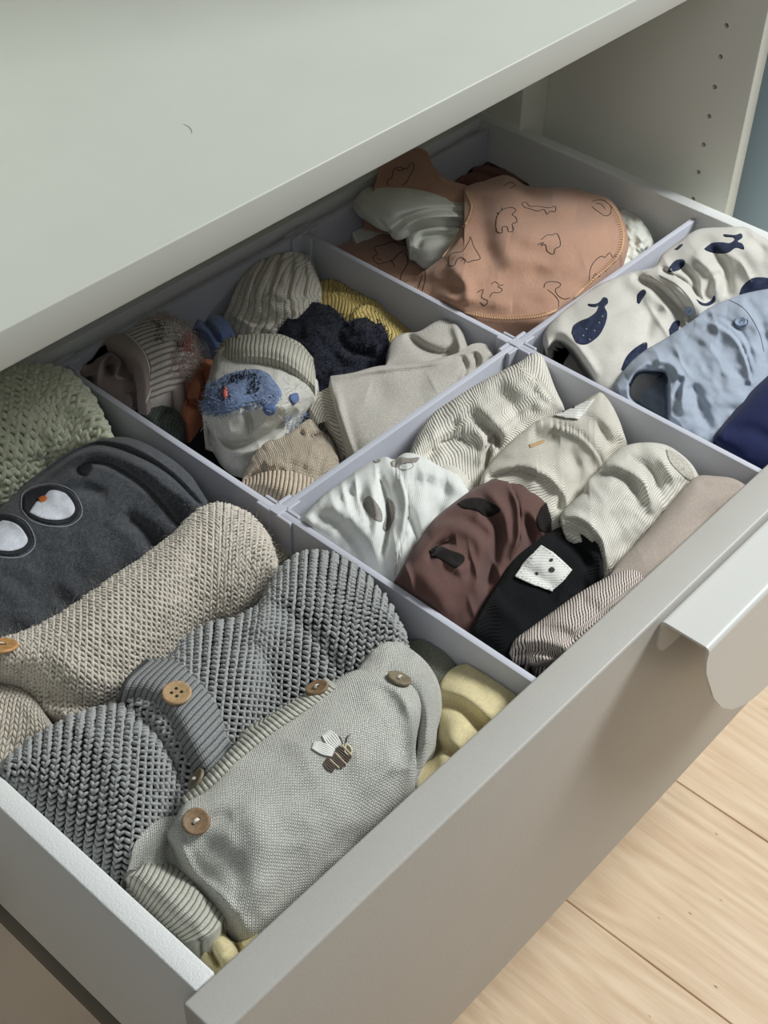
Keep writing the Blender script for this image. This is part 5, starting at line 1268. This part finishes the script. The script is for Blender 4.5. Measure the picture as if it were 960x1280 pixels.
c5.noise(1.4, 34, 10, 1.6, 64).wrinkle(2.6, 36, 5, 2.4, 88).build('body', M['bib'], g, floor=-0.06, skirt=0.1)
edge = stroke(c5, [[(583, 240), (589, 262), (575, 292), (553, 322)], [(514, 360), (534, 370), (562, 384), (600, 395.5), (640, 398.5), (680, 394), (710, 378), (736, 354), (770, 323), (779, 298), (775, 276), (766, 260), (756, 250)]], 'overlocked_edge', M['bib_edge'], g, 0.0013, 0.0)
zz = []
for path in ([(584, 240), (590, 262), (576, 292), (554, 322)], [(514, 360), (534, 369), (562, 383), (600, 394.5), (640, 397.5), (680, 393), (710, 377), (736, 353), (769, 322), (777, 298), (773, 276), (764, 260)]):
    q = catmull(path, 110 if len(path) > 5 else 34)
    for i in range(len(q) - 1):
        t = q[i + 1] - q[i]; n_ = np.array([-t[1], t[0]]) / (np.linalg.norm(t) + 1e-9)
        zz.append([tuple(q[i] - n_ * 3.4), tuple(q[i]), tuple(q[i] + n_ * 3.2 + t * .4)])
stroke(c5, zz, 'overlock_loops', M['bib_edge'], g, 0.00038, 0.0012, smooth=False, kind='stuff')
DI = [
 [[(620, 283), (621, 272), (626, 264), (634, 260), (642, 260), (645, 264), (640, 268), (645, 272), (646, 278), (640, 280), (642, 288), (636, 290), (634, 284), (628, 284), (628, 291), (622, 290), (620, 283)], [(624, 268), (621, 266)], [(628, 263), (627, 259)]],
 [[(652, 254), (658, 253), (662, 258), (672, 258), (686, 260), (694, 258), (694, 265), (688, 264), (684, 268), (680, 262), (672, 264), (662, 261), (655, 259), (652, 254)]],
 [[(740, 252), (748, 250), (758, 252), (764, 260), (762, 268), (756, 270), (750, 266), (744, 262), (740, 258)], [(745, 254), (752, 256), (757, 262)]],
 [[(676, 300), (684, 294), (690, 294), (696, 292), (700, 300), (700, 308), (694, 311), (692, 318), (684, 314), (682, 306), (676, 307), (680, 303), (672, 306)]],
 [[(561, 330), (562, 320), (568, 316), (578, 314), (586, 302), (588, 296), (592, 308), (598, 318), (600, 324), (590, 326), (584, 328), (578, 322), (572, 324), (568, 332), (562, 332), (561, 330)], [(576, 326), (582, 324), (580, 330)]],
 [[(736, 352), (738, 336), (744, 326), (752, 320), (756, 322), (762, 316), (766, 322), (770, 318), (768, 328), (762, 332), (756, 340), (748, 346), (744, 342), (740, 350)]],
 [[(680, 360), (682, 354), (690, 352), (700, 354), (700, 358), (694, 362), (698, 370), (706, 374), (712, 372)], [(684, 362), (692, 368), (698, 376), (698, 384)]],
 [[(596, 366), (604, 362), (602, 372), (610, 376), (606, 382), (600, 378)], [(612, 372), (616, 366), (624, 366), (628, 362), (622, 358), (630, 356)], [(614, 356), (618, 352), (624, 356)]],
 [[(523, 362), (528, 344), (531, 338), (532, 348), (528, 364)]],
 [[(630, 232), (638, 228), (644, 232), (636, 236)]],
]
for L in DI: stroke(c5, L, 'dinosaur_outline', M['bib_ink'], g, 0.00042, 0.0001)

g = garment('white_cloth', (800, 300), -0.03, 'crumpled white cotton showing past the right end of the large bib', 'cloth', GB)
c = Cloth([(770, 340), (786, 335), (806, 312)], [(774, 262), (784, 262), (800, 274), (812, 290), (816, 300)], L=[(772, 300)], step=1.4)
c.grid([[-3.6, -3.4, -3.8], [-2.6, -2.2, -3.0], [-3.2, -3.0, -3.8]]).noise(2.5, 9, 50, 1.5, 66).build('body', M['offwhite'], g)
g = garment('grey_cloth', (590, 395), -0.07, 'pale grey cotton lying flat beneath the near corner of the large bib', 'cloth', GB)
c = Cloth([(520, 385), (590, 425), (640, 425), (700, 395)], [(530, 355), (600, 370), (660, 370), (720, 350)], step=2)
c.grid([[-6, -5.6, -5.6, -6], [-5.6, -5, -5, -5.6]]).folds([([(600, 412), (624, 398), (640, 392)], 3, -3, 'g')]).build('body', plain('pale_grey_cotton', lin((196, 198, 206)), 0.9), g)
g = garment('white_booklet', (465, 290), -0.05, 'thin white folded card slipped behind the low terracotta bib', 'card', None)
c = Cloth([(446, 306), (470, 304), (492, 296)], [(440, 290), (455, 284), (476, 280), (486, 284)], step=1.6)
c.grid([[-4.6, -4.6, -4.4], [-4.0, -4.0, -4.2]]).build('body', M['tagcloth'], g, floor=-0.055, skirt=0)
g = garment('yellow_cloth', (425, 304), -0.06, 'small pale yellow cloth peeking out beside the low terracotta bib', 'cloth', None)
c = Cloth([(410, 318), (430, 318), (446, 306)], [(416, 302), (426, 295), (440, 296)], step=1.6)
c.grid([[-6, -5.6, -6], [-5.4, -5.2, -5.8]]).build('body', M['yellow'], g)
# a short dark hair lying on the shelf
P_ = atz(np.array([[229, 155], [234, 157], [238, 160], [240, 164], [239, 167.]]), 0.2738)
V, Q = tube_mesh([P_], 0.00018, 4)
hq = link('loose_hair', fast_quads('loose_hair', V, Q), plain('grey_hair', lin((120, 120, 118)), 0.6)); tag(hq, 'tiny curved grey hair lying on the white shelf', 'hair')
